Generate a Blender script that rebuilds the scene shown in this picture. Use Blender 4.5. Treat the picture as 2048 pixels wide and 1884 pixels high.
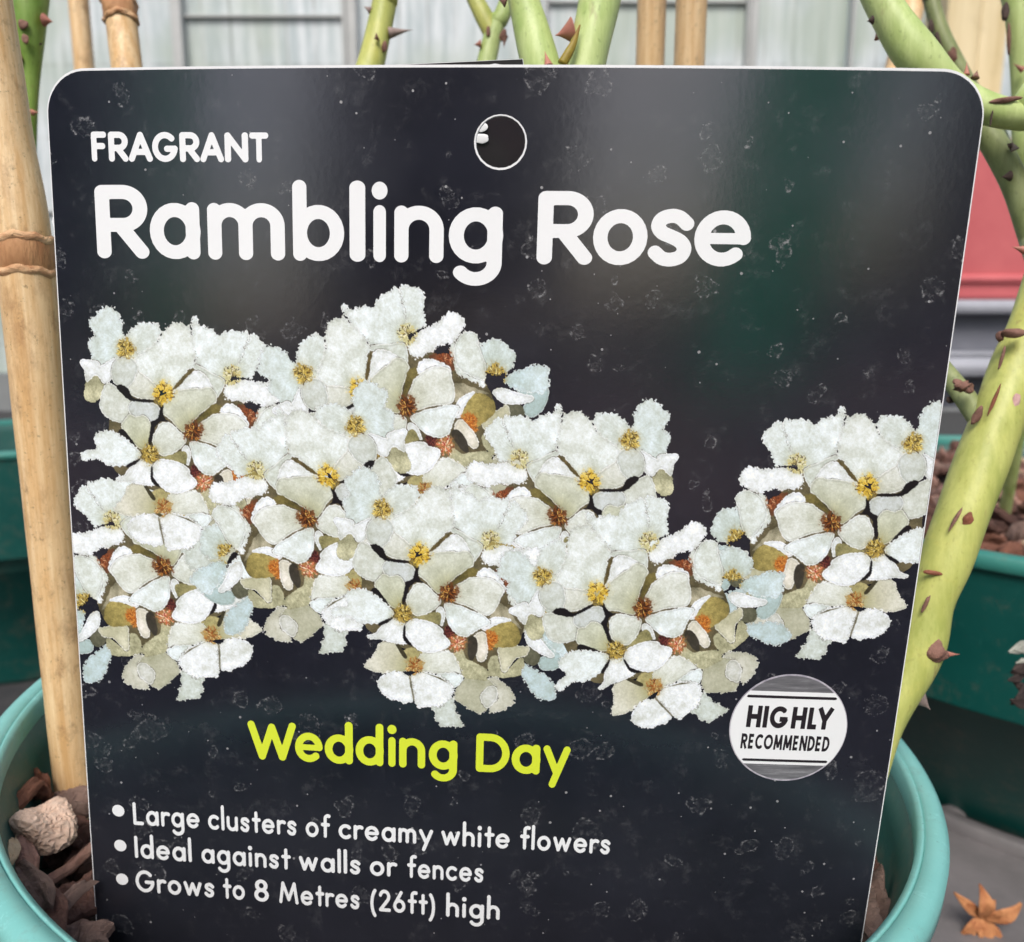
import bpy, bmesh, math, random
import numpy as np
from mathutils import Vector, Matrix, Euler

for o in list(bpy.data.objects):
    bpy.data.objects.remove(o)
SC = bpy.context.scene
COL = SC.collection
R = math.radians
random.seed(11)
RNG = np.random.default_rng(7)

# ------------------------------------------------------------------ camera
PITCH = R(10.0)
CAM = Vector((0, 0, 0.2563))
cam_d = bpy.data.cameras.new('camera')
cam_d.sensor_width = 36
cam_d.lens = 36 * 1600 / 2048
cam_d.clip_start = 0.005
cam_d.clip_end = 200
cam_d.dof.use_dof = True
cam_d.dof.focus_distance = 0.119
cam_d.dof.aperture_fstop = 27
cam = bpy.data.objects.new('camera', cam_d)
COL.objects.link(cam)
cam.location = CAM
cam.rotation_euler = (R(90) - PITCH, 0, 0)
SC.camera = cam

# ------------------------------------------------------------------ daylight (bright overcast)
SUN_EL, SUN_AZ = R(48), R(188)     # azimuth clockwise from +Y: behind the camera, a little to the left
w = bpy.data.worlds.new('World')
SC.world = w
w.use_nodes = True
wn = w.node_tree
sky = wn.nodes.new('ShaderNodeTexSky')
sky.sky_type = 'NISHITA'
sky.sun_disc = False
sky.sun_elevation = SUN_EL
sky.sun_rotation = SUN_AZ
sky.air_density = 1.0
sky.dust_density = 3.5
sky.ozone_density = 1.0
wn.links.new(sky.outputs[0], wn.nodes['Background'].inputs[0])
wn.nodes['Background'].inputs[1].default_value = 0.13
sd = bpy.data.lights.new('sun', 'SUN')
sd.energy = 2.0
sd.angle = R(25)
sd.color = (1, 0.965, 0.92)
sun = bpy.data.objects.new('sun', sd)
COL.objects.link(sun)
sdir = Vector((math.sin(SUN_AZ) * math.cos(SUN_EL), math.cos(SUN_AZ) * math.cos(SUN_EL), math.sin(SUN_EL)))
sun.rotation_euler = sdir.to_track_quat('Z', 'Y').to_euler()
sun.location = sdir * 3
SC.view_settings.view_transform = 'Standard'
SC.view_settings.look = 'None'
SC.view_settings.gamma = 1
SC.view_settings.exposure = 0.36
SC.view_settings.use_curve_mapping = False

# ------------------------------------------------------------------ frames
cp_, sp_ = math.cos(PITCH), math.sin(PITCH)
RT = Vector((1, 0, 0)); DN = Vector((0, -sp_, -cp_)); FW = Vector((0, cp_, -sp_))
def at(px, py, z):
    """world point seen at photograph pixel (px, py), z metres in front of the lens"""
    return CAM + z * ((px - 1024) / 1600 * RT + (py - 942) / 1600 * DN + FW)

# ------------------------------------------------------------------ materials
def lin(c):
    return tuple((v / 255 / 12.92 if v / 255 <= 0.04045 else ((v / 255 + 0.055) / 1.055) ** 2.4) for v in c)
class NT:
    def __init__(s, name):
        s.m = bpy.data.materials.new(name); s.m.use_nodes = True
        s.t = s.m.node_tree; s.b = s.t.nodes['Principled BSDF']
    def n(s, ty, **kw):
        x = s.t.nodes.new(ty)
        for k, v in kw.items():
            setattr(x, k, v)
        return x
    def l(s, a, b): s.t.links.new(a, b)
    def coord(s, kind='Object'):
        return s.n('ShaderNodeTexCoord').outputs[kind]
    def math(s, op, a, b=None, c=None):
        x = s.n('ShaderNodeMath', operation=op)
        for i, v in enumerate((a, b, c)):
            if v is None: continue
            if hasattr(v, 'is_output'): s.l(v, x.inputs[i])
            else: x.inputs[i].default_value = v
        return x.outputs[0]
    def noise(s, vec, scale, detail=4, rough=0.6, stretch=None):
        if stretch:
            mp = s.n('ShaderNodeMapping'); mp.inputs['Scale'].default_value = stretch
            s.l(vec, mp.inputs[0]); vec = mp.outputs[0]
        x = s.n('ShaderNodeTexNoise'); x.inputs['Scale'].default_value = scale
        x.inputs['Detail'].default_value = detail; x.inputs['Roughness'].default_value = rough
        s.l(vec, x.inputs['Vector']); return x.outputs['Fac']
    def ramp(s, fac, stops):
        x = s.n('ShaderNodeValToRGB'); e = x.color_ramp.elements
        while len(e) < len(stops): e.new(0.5)
        for i, (p, c) in enumerate(stops):
            e[i].position = p
            e[i].color = (c, c, c, 1) if not hasattr(c, '__len__') else (*c, 1)
        s.l(fac, x.inputs[0]); return x.outputs[0]
    def mix(s, fac, a, b, mode='MIX'):
        x = s.n('ShaderNodeMix', data_type='RGBA', blend_type=mode)
        for i, v in ((0, fac), (6, a), (7, b)):
            if hasattr(v, 'is_output'): s.l(v, x.inputs[i])
            else: x.inputs[i].default_value = v if i == 0 else (*v, 1)
        return x.outputs[2]
    def col(s, c): s.l(c, s.b.inputs['Base Color']) if hasattr(c, 'is_output') else setattr(s.b.inputs['Base Color'], 'default_value', (*c, 1))
    def rough(s, r): s.l(r, s.b.inputs['Roughness']) if hasattr(r, 'is_output') else setattr(s.b.inputs['Roughness'], 'default_value', r)
    def bump(s, h, strength=0.3, dist=0.001):
        x = s.n('ShaderNodeBump'); x.inputs['Strength'].default_value = strength; x.inputs['Distance'].default_value = dist
        s.l(h, x.inputs['Height']); s.l(x.outputs[0], s.b.inputs['Normal'])
def simple(name, c1, c2=None, scale=120, rough=0.5, bump=0.0, bscale=None, stretch=None, ior=1.45, detail=5):
    t = NT(name); v = t.coord()
    c2 = c2 or tuple(x * 0.75 for x in c1)
    f = t.noise(v, scale, detail, 0.62, stretch)
    t.col(t.mix(t.ramp(f, [(0.3, 0.0), (0.7, 1.0)]), c1, c2))
    t.rough(rough); t.b.inputs['IOR'].default_value = ior
    if bump: t.bump(t.noise(v, bscale or scale * 3, 5, 0.65, stretch), bump, 0.001)
    return t.m

# ------------------------------------------------------------------ mesh helpers
def link(name, verts, faces, m=None, parent=None, smooth=False, origin=None):
    me = bpy.data.meshes.new(name)
    og = Vector(origin) if origin is not None else (Vector(parent['_o']) if parent is not None else Vector((0, 0, 0)))
    me.from_pydata([tuple(Vector(v) - og) for v in verts], [], faces)
    me.update()
    if smooth: me.polygons.foreach_set('use_smooth', [True] * len(me.polygons))
    if m: me.materials.append(m)
    o = bpy.data.objects.new(name, me); COL.objects.link(o)
    if parent is None: o.location = og
    else: o.parent = parent
    o['_o'] = tuple(og)
    return o
def tag(o, label=None, cat=None, group=None, kind=None):
    for k, v in (('label', label), ('category', cat), ('group', group), ('kind', kind)):
        if v: o[k] = v
    return o
def empty(name, loc, label, cat, group=None):
    o = bpy.data.objects.new(name, None); COL.objects.link(o); o.location = loc; o['_o'] = tuple(loc)
    o.empty_display_size = 0.01
    return tag(o, label, cat, group)
def box(x0, x1, y0, y1, z0, z1):
    v = [(x, y, z) for z in (z0, z1) for y in (y0, y1) for x in (x0, x1)]
    return v, [(0, 2, 3, 1), (4, 5, 7, 6), (0, 1, 5, 4), (2, 6, 7, 3), (0, 4, 6, 2), (1, 3, 7, 5)]
def bevelled(o, wd=0.002, seg=2):
    b = o.modifiers.new('bevel', 'BEVEL'); b.width = wd; b.segments = seg; b.limit_method = 'ANGLE'
    return o
def catmull(pts, n=8, closed=False):
    P = [np.array(p, float) for p in pts]; out = []
    N = len(P); rng = range(N) if closed else range(N - 1)
    for i in rng:
        p1, p2 = P[i], P[(i + 1) % N]
        p0 = P[i - 1] if (closed or i > 0) else 2 * p1 - p2
        p3 = P[(i + 2) % N] if (closed or i + 2 < N) else 2 * p2 - p1
        for k in range(n):
            t = k / n
            out.append(0.5 * (2 * p1 + (p2 - p0) * t + (2 * p0 - 5 * p1 + 4 * p2 - p3) * t * t + (3 * p1 - p0 - 3 * p2 + p3) * t ** 3))
    if not closed: out.append(P[-1])
    return out
def tube(pts, radii, sub=8, segs=18, wob=0.0, prof=None, cap_round=False):
    """swept tube; pts Vectors, radii per point; wob relative irregularity; prof(s) multiplies the radius along arc length s"""
    Q = catmull([(*p, r) for p, r in zip(pts, radii)], sub)
    C_ = [Vector(q[:3]) for q in Q]; rr = [q[3] for q in Q]
    L = [0.0]
    for a, b in zip(C_, C_[1:]): L.append(L[-1] + (b - a).length)
    T0 = (C_[1] - C_[0]).normalized()
    N = T0.orthogonal().normalized(); V = []; F = []
    ph = random.random() * 9
    for i, c in enumerate(C_):
        T = (C_[min(i + 1, len(C_) - 1)] - C_[max(i - 1, 0)]).normalized()
        N = (N - T * N.dot(T)).normalized(); B = T.cross(N)
        for j in range(segs):
            a = 2 * math.pi * j / segs
            k = 1 + wob * (math.sin(3 * a + L[i] * 140 + ph) * 0.5 + math.sin(2 * a - L[i] * 310 + ph) * 0.5)
            if prof: k *= prof(L[i] / L[-1], a)
            V.append(c + (N * math.cos(a) + B * math.sin(a)) * rr[i] * k)
    n = len(C_)
    for i in range(n - 1):
        for j in range(segs):
            a, b = i * segs + j, i * segs + (j + 1) % segs
            F.append((a, b, b + segs, a + segs))
    F.append(tuple(reversed(range(segs)))); F.append(tuple(range((n - 1) * segs, n * segs)))
    return V, F
def lathe(profile, center, ex, ey, ez, segs=96, closed=False):
    V = []; F = []
    for r, z in profile:
        for j in range(segs):
            a = 2 * math.pi * j / segs
            V.append(center + ex * (r * math.cos(a)) + ey * (r * math.sin(a)) + ez * z)
    for i in range(len(profile) - 1):
        for j in range(segs):
            a, b = i * segs + j, i * segs + (j + 1) % segs
            F.append((a, b, b + segs, a + segs))
    return V, F
def blob(center, rad, seed, rough=0.25, sub=3, axes=None, rot=None, grain=0.0):
    """irregular lump"""
    bm = bmesh.new(); bmesh.ops.create_icosphere(bm, subdivisions=sub, radius=1)
    rs = random.Random(seed); k = [Vector((rs.uniform(-1, 1), rs.uniform(-1, 1), rs.uniform(-1, 1))) * rs.uniform(1, 4) for _ in range(7)]
    ph = [rs.uniform(0, 6) for _ in k]; V = []
    M = rot.to_matrix() if rot else Matrix.Identity(3)
    for v in bm.verts:
        d = sum(math.sin(v.co.dot(q) * 1.6 + p) / (1 + 0.3 * i) for i, (q, p) in enumerate(zip(k, ph))) / 3
        u = v.co * (1 + rough * d + rs.uniform(-grain, grain))
        u = Vector((u.x * rad[0], u.y * rad[1], u.z * rad[2]))
        V.append(center + M @ u)
    F = [tuple(v.index for v in f.verts) for f in bm.faces]; bm.free()
    return V, F
def chip_mesh(center, size, rot, seed):
    """splintery slab of bark: a lattice box, tapered, split along the grain and roughened at several scales"""
    rs = random.Random(seed); nx, ny = 22, 11
    M = rot.to_matrix(); V = []; F = []
    t0, t1 = rs.uniform(0.35, 0.85), rs.uniform(0.25, 0.8); tp = rs.uniform(0.25, 0.6)
    bend = rs.uniform(-0.3, 0.5); twist = rs.uniform(-0.35, 0.35)
    def smooth(n, amp, kn):
        k = [rs.uniform(-amp, amp) for _ in range(kn + 2)]; out = []
        for i in range(n + 1):
            x = i / n * kn; q = min(int(x), kn - 1); f = x - q; out.append(k[q] * (1 - f) + k[q + 1] * f)
        return out
    e0, e1_ = smooth(ny, .10, 3), smooth(ny, .10, 3); sd = smooth(nx, .12, 5)
    ridge = smooth(ny, .36, 5); fr = rs.uniform(.8, 2.2); ph = rs.uniform(0, 6); lump = [smooth(nx, .22, 4) for _ in range(3)]
    def pt(i, j, s):
        u = i / nx; tw = (t0 + (1 - t0) * min(1, u / tp)) if u < tp else (t1 + (1 - t1) * min(1, (1 - u) / (1 - tp)) ** .7)
        v_ = (j / ny - 0.5) * tw + sd[i] * (1 if j in (0, ny) else .4)
        uu = (u - .5) + e0[j] * (1 - u) ** 3 + e1_[j] * u ** 3
        edge = 1 - 0.75 * abs(2 * j / ny - 1) ** 3
        endt = min(1, 4 * min(u, 1 - u) + .35)
        h = 0.5 * s * edge * endt + (ridge[j] + lump[min(2, j * 3 // (ny + 1))][i]) * (1 if s > 0 else .6) + rs.uniform(-0.06, 0.06) + bend * ((u - .5) ** 2) * 2.4
        p = Vector((uu * size[0], v_ * size[1], h * size[2]))
        a_ = twist * (u - .5); p = Vector((p.x, p.y * math.cos(a_) - p.z * math.sin(a_), p.y * math.sin(a_) + p.z * math.cos(a_)))
        return center + M @ p
    for s in (1, -1):
        for i in range(nx + 1):
            for j in range(ny + 1): V.append(pt(i, j, s))
    K = (nx + 1) * (ny + 1); id_ = lambda i, j: i * (ny + 1) + j
    for i in range(nx):
        for j in range(ny):
            a, b, c, d = id_(i, j), id_(i + 1, j), id_(i + 1, j + 1), id_(i, j + 1)
            F.append((a, b, c, d)); F.append((a + K, d + K, c + K, b + K))
    ring = [id_(i, 0) for i in range(nx)] + [id_(nx, j) for j in range(ny)] + [id_(i, ny) for i in range(nx, 0, -1)] + [id_(0, j) for j in range(ny, 0, -1)]
    for a, b in zip(ring, ring[1:] + ring[:1]): F.append((a, a + K, b + K, b))
    return V, F

PETALS=[
((98,90,66),[(480,560),(760,430),(900,560),(1000,650),(1250,600),(1330,650),(1300,1120),(1000,1280),(600,1340),(420,1380),(300,1280),(200,1150),(220,900),(420,660)],0,2),
('G',[(105,730),(180,660),(260,670),(310,720),(330,800),(320,870),(250,960),(210,1010),(160,900),(120,800)],(375,740),6),
((210,223,222),[(124,795),(61,780),(2,804),(-40,860),(-61,920),(-41,974),(11,1003),(103,987),(156,934),(159,842)],(110,985),7),
('G',[(269,709),(181,667),(104,709),(128,785),(142,892),(187,974),(265,900),(311,817)],0,5),
((178,198,198),[(35,1097),(-60,1189),(-158,1217),(-117,1286),(-40,1328),(31,1323),(49,1255),(10,1218)],0,5),
('B',[(71,1029),(13,1023),(-66,1045),(-141,1056),(-214,1104),(-199,1157),(-148,1228),(-57,1196),(25,1127),(74,1068)],(110,985),7),
((100,100,82),[(146,1166),(88,1193),(42,1243),(77,1307),(155,1282),(169,1208)],0,4),
('V',[(173,1065),(108,1079),(37,1150),(-43,1221),(-25,1237),(47,1219),(144,1163),(176,1104)],0,4),
('L',[(388,1287),(323,1270),(273,1373),(206,1287),(162,1263),(143,1379),(357,1416)],0,3),
((208,206,180),[(335,1198),(234,1181),(137,1187),(147,1242),(209,1268),(273,1373),(322,1280)],0,5),
('L',[(628,1283),(587,1239),(548,1303),(466,1334),(383,1374),(366,1422),(471,1423),(557,1428),(619,1340)],0,4),
((198,198,182),[(373,1433),(307,1426),(187,1512),(174,1561),(182,1602),(251,1649),(326,1667),(335,1548)],0,6),
((186,186,164),[(592,1576),(552,1462),(470,1428),(373,1438),(312,1486),(294,1564),(341,1629),(381,1683),(462,1662),(526,1629)],0,6),
((206,208,200),[(402,1555),(364,1491),(310,1495),(294,1564),(341,1634),(383,1613)],0,4),
((200,208,200),[(734,1671),(669,1644),(604,1597),(555,1692),(496,1787),(558,1799),(635,1807),(679,1777),(697,1718)],0,7),
((196,214,218),[(149,1370),(135,1309),(74,1332),(-8,1363),(-76,1425),(-109,1502),(-77,1535),(10,1534),(90,1462)],0,7),
('G',[(1140,400),(1190,320),(1290,280),(1340,380),(1320,450),(1200,450)],(1268,355),4),
('W',[(300,345),(320,280),(380,230),(430,225),(480,250),(510,330),(520,470),(440,500),(375,505),(360,450),(330,400)],(515,490),8),
('W',[(430,225),(500,215),(560,210),(630,235),(660,215),(720,195),(780,180),(800,135),(825,150),(820,220),(835,300),(800,390),(740,440),(650,500),(570,535),(510,500),(465,350)],(515,490),8),
('G',[(560,530),(650,490),(740,445),(800,430),(760,470),(690,500),(660,570),(620,640),(585,620)],0,3),
('V',[(150,560),(190,515),(300,525),(380,520),(460,520),(540,550),(560,600),(520,645),(440,650),(350,660),(250,675),(170,640),(140,620)],(515,490),7),
('W',[(1030,250),(1060,195),(1120,180),(1190,190),(1250,240),(1275,300),(1210,350),(1150,400),(1080,380)],(1268,355),8),
('G',[(790,340),(830,215),(870,190),(940,175),(1020,235),(1070,330),(1150,380),(1190,440),(1170,520),(1050,580),(970,620),(890,580),(840,490),(780,430)],(972,630),8),
((210,222,221),[(1275,314),(1300,228),(1345,131),(1416,94),(1506,154),(1538,226),(1491,281),(1529,330),(1494,435),(1439,497),(1377,486),(1325,412),(1278,363)],(1268,355),9),
('L',[(1395,585),(1463,522),(1529,571),(1531,696),(1450,716),(1391,647)],0,5),
('V',[(1337,424),(1440,485),(1455,454),(1581,446),(1545,521),(1522,583),(1462,534),(1395,591),(1347,548)],0,5),
((214,217,207),[(1000,640),(1050,570),(1160,500),(1200,440),(1300,540),(1290,565),(1260,585),(1180,660),(1050,675)],(972,630),4),
((205,211,205),[(1176,463),(1256,406),(1329,437),(1351,523),(1319,586),(1253,612),(1193,562)],0,4),
((212,217,209),[(1181,726),(1210,675),(1264,637),(1318,605),(1382,591),(1409,672),(1409,761),(1328,825),(1224,839),(1177,776)],0,5),
((207,213,212),[(985,740),(1050,700),(1130,690),(1190,700),(1205,760),(1150,810),(1090,800),(1040,825),(1000,825)],0,4),
((200,204,182),[(1035,850),(1090,790),(1150,800),(1200,790),(1245,860),(1210,930),(1140,980),(1080,1010),(1045,970),(1032,900)],(1030,1040),4),
('V',[(680,520),(750,475),(830,515),(890,590),(905,625),(820,625),(720,620),(640,590)],(972,630),4),
((204,208,190),[(600,650),(650,580),(720,590),(820,600),(890,625),(965,700),(960,760),(900,800),(830,865),(790,870),(740,790),(690,740),(640,700)],(735,870),4),
('N',[(775,468),(805,478),(855,525),(905,590),(893,602),(840,545),(795,492)],0,4),
('K',[(962,715),(985,725),(1000,800),(1045,825),(1018,870),(985,825),(940,815),(895,835),(958,780)],0,4),
('K',[(1045,680),(1180,676),(1220,622),(1280,590),(1312,605),(1265,652),(1195,694),(1050,697)],0,4),
('K',[(1012,830),(1036,830),(1044,980),(1014,950)],0,3),
('K',[(1130,995),(1230,888),(1268,910),(1205,965)],0,3),
((95,62,42),[(330,720),(400,690),(450,670),(440,720),(400,780),(350,830),(325,800)],0,4),
('rust',375,740,62),
((112,102,58),[(570,690),(630,690),(700,770),(740,820),(690,797),(600,747),(540,720)],0,3),
('V',[(362,800),(440,705),(520,678),(565,730),(500,745),(430,765),(385,840)],0,5),
((158,152,128),[(200,1070),(260,1000),(330,930),(390,900),(420,960),(430,1010),(360,1005),(290,1015)],0,4),
('C',[(370,810),(430,760),(500,740),(600,750),(660,790),(705,835),(695,915),(600,940),(500,980),(440,990),(400,930),(385,870)],(735,870),3),
('V',[(290,1012),(360,998),(430,1015),(475,1080),(440,1095),(390,1055)],0,4),
((156,142,84),[(200,1120),(230,1060),(290,1020),(370,1050),(430,1090),(450,1140),(420,1190),(370,1210),(280,1200),(220,1180)],0,4),
('orange',405,1150,52),
('orange',415,1190,44),
((226,222,208),[(415,1220),(440,1140),(470,1110),(520,1150),(495,1200),(475,1290),(440,1315),(415,1290)],0,5),
((58,54,46),[(480,1240),(495,1170),(530,1145),(555,1170),(550,1240),(530,1305),(500,1310)],0,3),
('L',[(380,1440),(430,1370),(520,1330),(600,1270),(640,1290),(600,1370),(570,1430),(480,1450)],0,4),
('maroon',690,1140,50),
('red',625,1205,62),
('W',[(425,1040),(480,1000),(560,975),(650,950),(745,940),(737,1000),(700,1080),(640,1140),(570,1150),(520,1110),(460,1070)],(735,870),4),
('V',[(745,1000),(780,970),(802,1010),(775,1070),(745,1090)],0,3),
((176,164,116),[(825,1297),(926,1268),(994,1303),(1015,1357),(947,1434),(850,1424),(795,1351)],(895,1400),4),
('C',[(568,1401),(658,1282),(744,1270),(839,1285),(883,1360),(880,1425),(725,1433),(625,1426)],(895,1400),6),
((204,202,180),[(953,1375),(1044,1248),(1115,1244),(1163,1279),(1195,1355),(1237,1435),(1125,1471),(1028,1461),(938,1432)],(895,1400),6),
('W',[(546,1447),(607,1419),(723,1438),(731,1470),(661,1496),(599,1524)],0,5),
('V',[(593,1554),(642,1492),(740,1446),(836,1433),(914,1482),(871,1611),(827,1684),(751,1668),(665,1651)],(895,1400),7),
('V',[(921,1479),(1031,1451),(1100,1486),(1136,1554),(1081,1624),(989,1656),(869,1646)],(895,1400),6),
((98,92,62),[(653,1489),(715,1458),(781,1445),(836,1433),(768,1452)],0,2),
((120,116,96),[(912,1477),(921,1484),(873,1632),(861,1635)],0,2),
((60,56,40),[(957,1335),(1033,1249),(1046,1262),(981,1345)],0,3),
('O',[(775,1010),(860,1020),(945,1050),(935,1078),(830,1080),(765,1090)],0,3),
((214,219,210),[(783,932),(850,865),(910,828),(970,835),(1005,900),(1014,955),(985,1010),(930,1042),(850,1012)],(1030,1040),4),
('W',[(1096,1035),(1206,952),(1322,902),(1412,917),(1434,966),(1415,1003),(1422,1032),(1512,1062),(1503,1114),(1406,1098),(1332,1127),(1178,1127),(1103,1069)],(1030,1040),6),
('V',[(1025,1093),(1092,1083),(1157,1140),(1202,1200),(1251,1223),(1208,1239),(1158,1236),(974,1247),(987,1138)],(1030,1040),5),
('V',[(735,1135),(800,1090),(900,1072),(968,1083),(1003,1140),(985,1190),(930,1250),(850,1290),(760,1280),(690,1240),(680,1200),(735,1155)],(1030,1040),4),
('K',[(996,1128),(1010,1128),(1002,1210),(962,1250),(930,1254),(985,1195)],0,3),
('K',[(1098,1078),(1182,1122),(1172,1142),(1105,1100)],0,3),
('yellow',972,630,74),
('gold',1030,1040,66),
('pale',515,490,64),
('gold',1268,355,68),
('brown',735,870,66),
('gold',110,985,68),
('tan',895,1400,62),
]
COPIES=[[0.00017427, -5.1481e-05, 5.8498e-05, 0.000172409, -0.564147675, 0.453771135],[-0.000173471, -3.082e-06, -2.6178e-05, 0.000178227, -0.189279304, 0.246432188],[-0.00014309, 9.1206e-05, 8.4247e-05, 0.000158251, -0.056068932, 0.155374488],[0.000167539, -4.5545e-05, 5.9219e-05, 0.000169469, -0.380612386, 0.382242451],[0.000166148, -4.263e-06, 2.2221e-05, 0.0001736, -0.055473812, 0.33266718],[-0.000172122, -9.58e-06, -2.3711e-05, 0.000180794, 0.109903415, 0.428586195],[0.000169154, -4.772e-06, 2.0753e-05, 0.000177058, 0.2516508, 0.32500876],[-0.000144568, 9.1111e-05, 7.9938e-05, 0.000159451, 0.226303008, 0.380731048]]
TEXT=[('title', 'R', -0.44733, 0.20513, -0.38419, 0.20467, 0.0815),
('title', 'a', -0.38269, 0.20466, -0.32274, 0.20429, 0.08077),
('title', 'm', -0.31452, 0.20424, -0.22563, 0.20362, 0.07986),
('title', 'b', -0.21649, 0.20355, -0.15872, 0.20324, 0.07903),
('title', 'l', -0.15271, 0.2032, -0.13518, 0.20311, 0.07862),
('title', 'i', -0.12803, 0.20307, -0.11065, 0.20297, 0.0784),
('title', 'n', -0.10309, 0.20292, -0.04891, 0.20256, 0.07802),
('title', 'g', -0.04343, 0.20251, 0.01553, 0.20192, 0.0775),
('title', 'R', 0.052, 0.20154, 0.11149, 0.20081, 0.07678),
('title', 'o', 0.11149, 0.20081, 0.1689, 0.20007, 0.07638),
('title', 's', 0.17001, 0.20005, 0.21696, 0.19942, 0.07604),
('title', 'e', 0.21807, 0.19941, 0.27703, 0.19889, 0.07574),
('scent', 'F', -0.44817, 0.09875, -0.42994, 0.09882, 0.03176),
('scent', 'R', -0.42766, 0.09883, -0.40426, 0.09891, 0.03165),
('scent', 'A', -0.40397, 0.09891, -0.37552, 0.09899, 0.03152),
('scent', 'G', -0.37588, 0.09899, -0.34601, 0.09906, 0.03138),
('scent', 'R', -0.34391, 0.09906, -0.32065, 0.0991, 0.03124),
('scent', 'A', -0.32024, 0.0991, -0.29302, 0.09912, 0.03113),
('scent', 'N', -0.29199, 0.09912, -0.26518, 0.09913, 0.031),
('scent', 'T', -0.26376, 0.09913, -0.24224, 0.09912, 0.03089),
('variety', 'W', -0.28505, 0.80957, -0.22404, 0.80845, 0.05258),
('variety', 'e', -0.2255, 0.80847, -0.19076, 0.80809, 0.05247),
('variety', 'd', -0.18824, 0.80807, -0.15247, 0.80777, 0.0524),
('variety', 'd', -0.14965, 0.80776, -0.11451, 0.80756, 0.05234),
('variety', 'i', -0.11002, 0.80754, -0.09883, 0.8075, 0.0523),
('variety', 'n', -0.09554, 0.80749, -0.06336, 0.80743, 0.05228),
('variety', 'g', -0.05891, 0.80742, -0.02347, 0.80745, 0.05224),
('variety', 'D', -0.001, 0.80751, 0.03994, 0.80715, 0.05221),
('variety', 'a', 0.04257, 0.80713, 0.07764, 0.80735, 0.05219),
('variety', 'y', 0.08094, 0.80737, 0.11374, 0.80764, 0.05221),
('b1', 'Large', -0.44009, 0.91404, -0.35197, 0.91156, 0.0325),
('b1', 'clusters', -0.34079, 0.9115, -0.226, 0.91145, 0.03237),
('b1', 'of', -0.2141, 0.91143, -0.18202, 0.91131, 0.03231),
('b1', 'creamy', -0.17204, 0.91129, -0.0525, 0.91173, 0.03228),
('b1', 'white', -0.0421, 0.91183, 0.0434, 0.91165, 0.0323),
('b1', 'flowers', 0.05641, 0.91156, 0.16875, 0.91335, 0.03235),
('b2', 'Ideal', -0.44055, 0.96139, -0.3644, 0.96059, 0.03235),
('b2', 'against', -0.35132, 0.96053, -0.23417, 0.96059, 0.03226),
('b2', 'walls', -0.22377, 0.96057, -0.14455, 0.96077, 0.03221),
('b2', 'or', -0.13248, 0.96085, -0.09746, 0.96079, 0.03221),
('b2', 'fences', -0.08488, 0.96072, 0.01196, 0.96205, 0.03222),
('b3', 'Grows', -0.44177, 1.0105, -0.33625, 1.00959, 0.03255),
('b3', 'to', -0.32467, 1.0096, -0.29583, 1.00967, 0.03249),
('b3', '8', -0.2834, 1.00972, -0.26429, 1.00984, 0.03248),
('b3', 'Metres', -0.25068, 1.00995, -0.14606, 1.01145, 0.03247),
('b3', '(26ft)', -0.13207, 1.01173, -0.04888, 1.01385, 0.03252),
('b3', 'high', -0.03474, 1.01428, 0.03383, 1.01525, 0.0326)]
DOTS=[[-0.45964, 0.89577], [-0.45974, 0.94533], [-0.46005, 0.99401]]
POSE={'w': [0.175127, -0.030754, 0.026449], 't': [-0.020014, -0.42371, 0.834111], 'q': [0.119751, 1.033064, 0.051396, 0.013776, 0.007391], 'hole': [0.01003, 0.07619, 0.02626], 'badge': [0.37213, 0.73204, 0.07031]}
NUBS=[[-0.3645, -0.0025], [0.0034, 0.0009], [0.3742, -0.0003], [-0.5013, 0.1662], [0.5, 0.1476]]
# spots [[-0.0078, 0.062], [-0.0086, 0.0725]]

# ================================================================== THE LABEL
S = 0.13                                             # card width in metres
def _rot(wv):
    th = np.linalg.norm(wv); k = np.array(wv) / th
    K = np.array([[0, -k[2], k[1]], [k[2], 0, -k[0]], [-k[1], k[0], 0]])
    return np.eye(3) + math.sin(th) * K + (1 - math.cos(th)) * K @ K
CR = _rot(POSE['w']); CT = np.array(POSE['t'])
BAS = np.array([RT, DN, FW])                          # rows: lens axes in the world
def card(X, Y, off=0.0):
    """point of the slightly curled card; X -.5..+.5 across, Y downwards from the top edge, off metres proud of the face"""
    X = np.asarray(X, float); Y = np.asarray(Y, float) + 0 * X
    k, x0, b, c, d = POSE['q']
    z = .5 * k * (X - x0) ** 2 - .5 * k * x0 * x0 + b * X * Y + c * Y * Y + d * X * Y * Y
    zx = k * (X - x0) + b * Y + d * Y * Y; zy = b * X + 2 * c * Y + 2 * d * X * Y
    n = np.stack([zx, zy, -np.ones_like(z)], -1); n /= np.linalg.norm(n, axis=-1, keepdims=True)
    P = np.stack([X, Y, z], -1) + n * (np.asarray(off)[..., None] / S if np.ndim(off) else off / S)
    return (P @ CR.T + CT) * S @ BAS + np.array(CAM)

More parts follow.
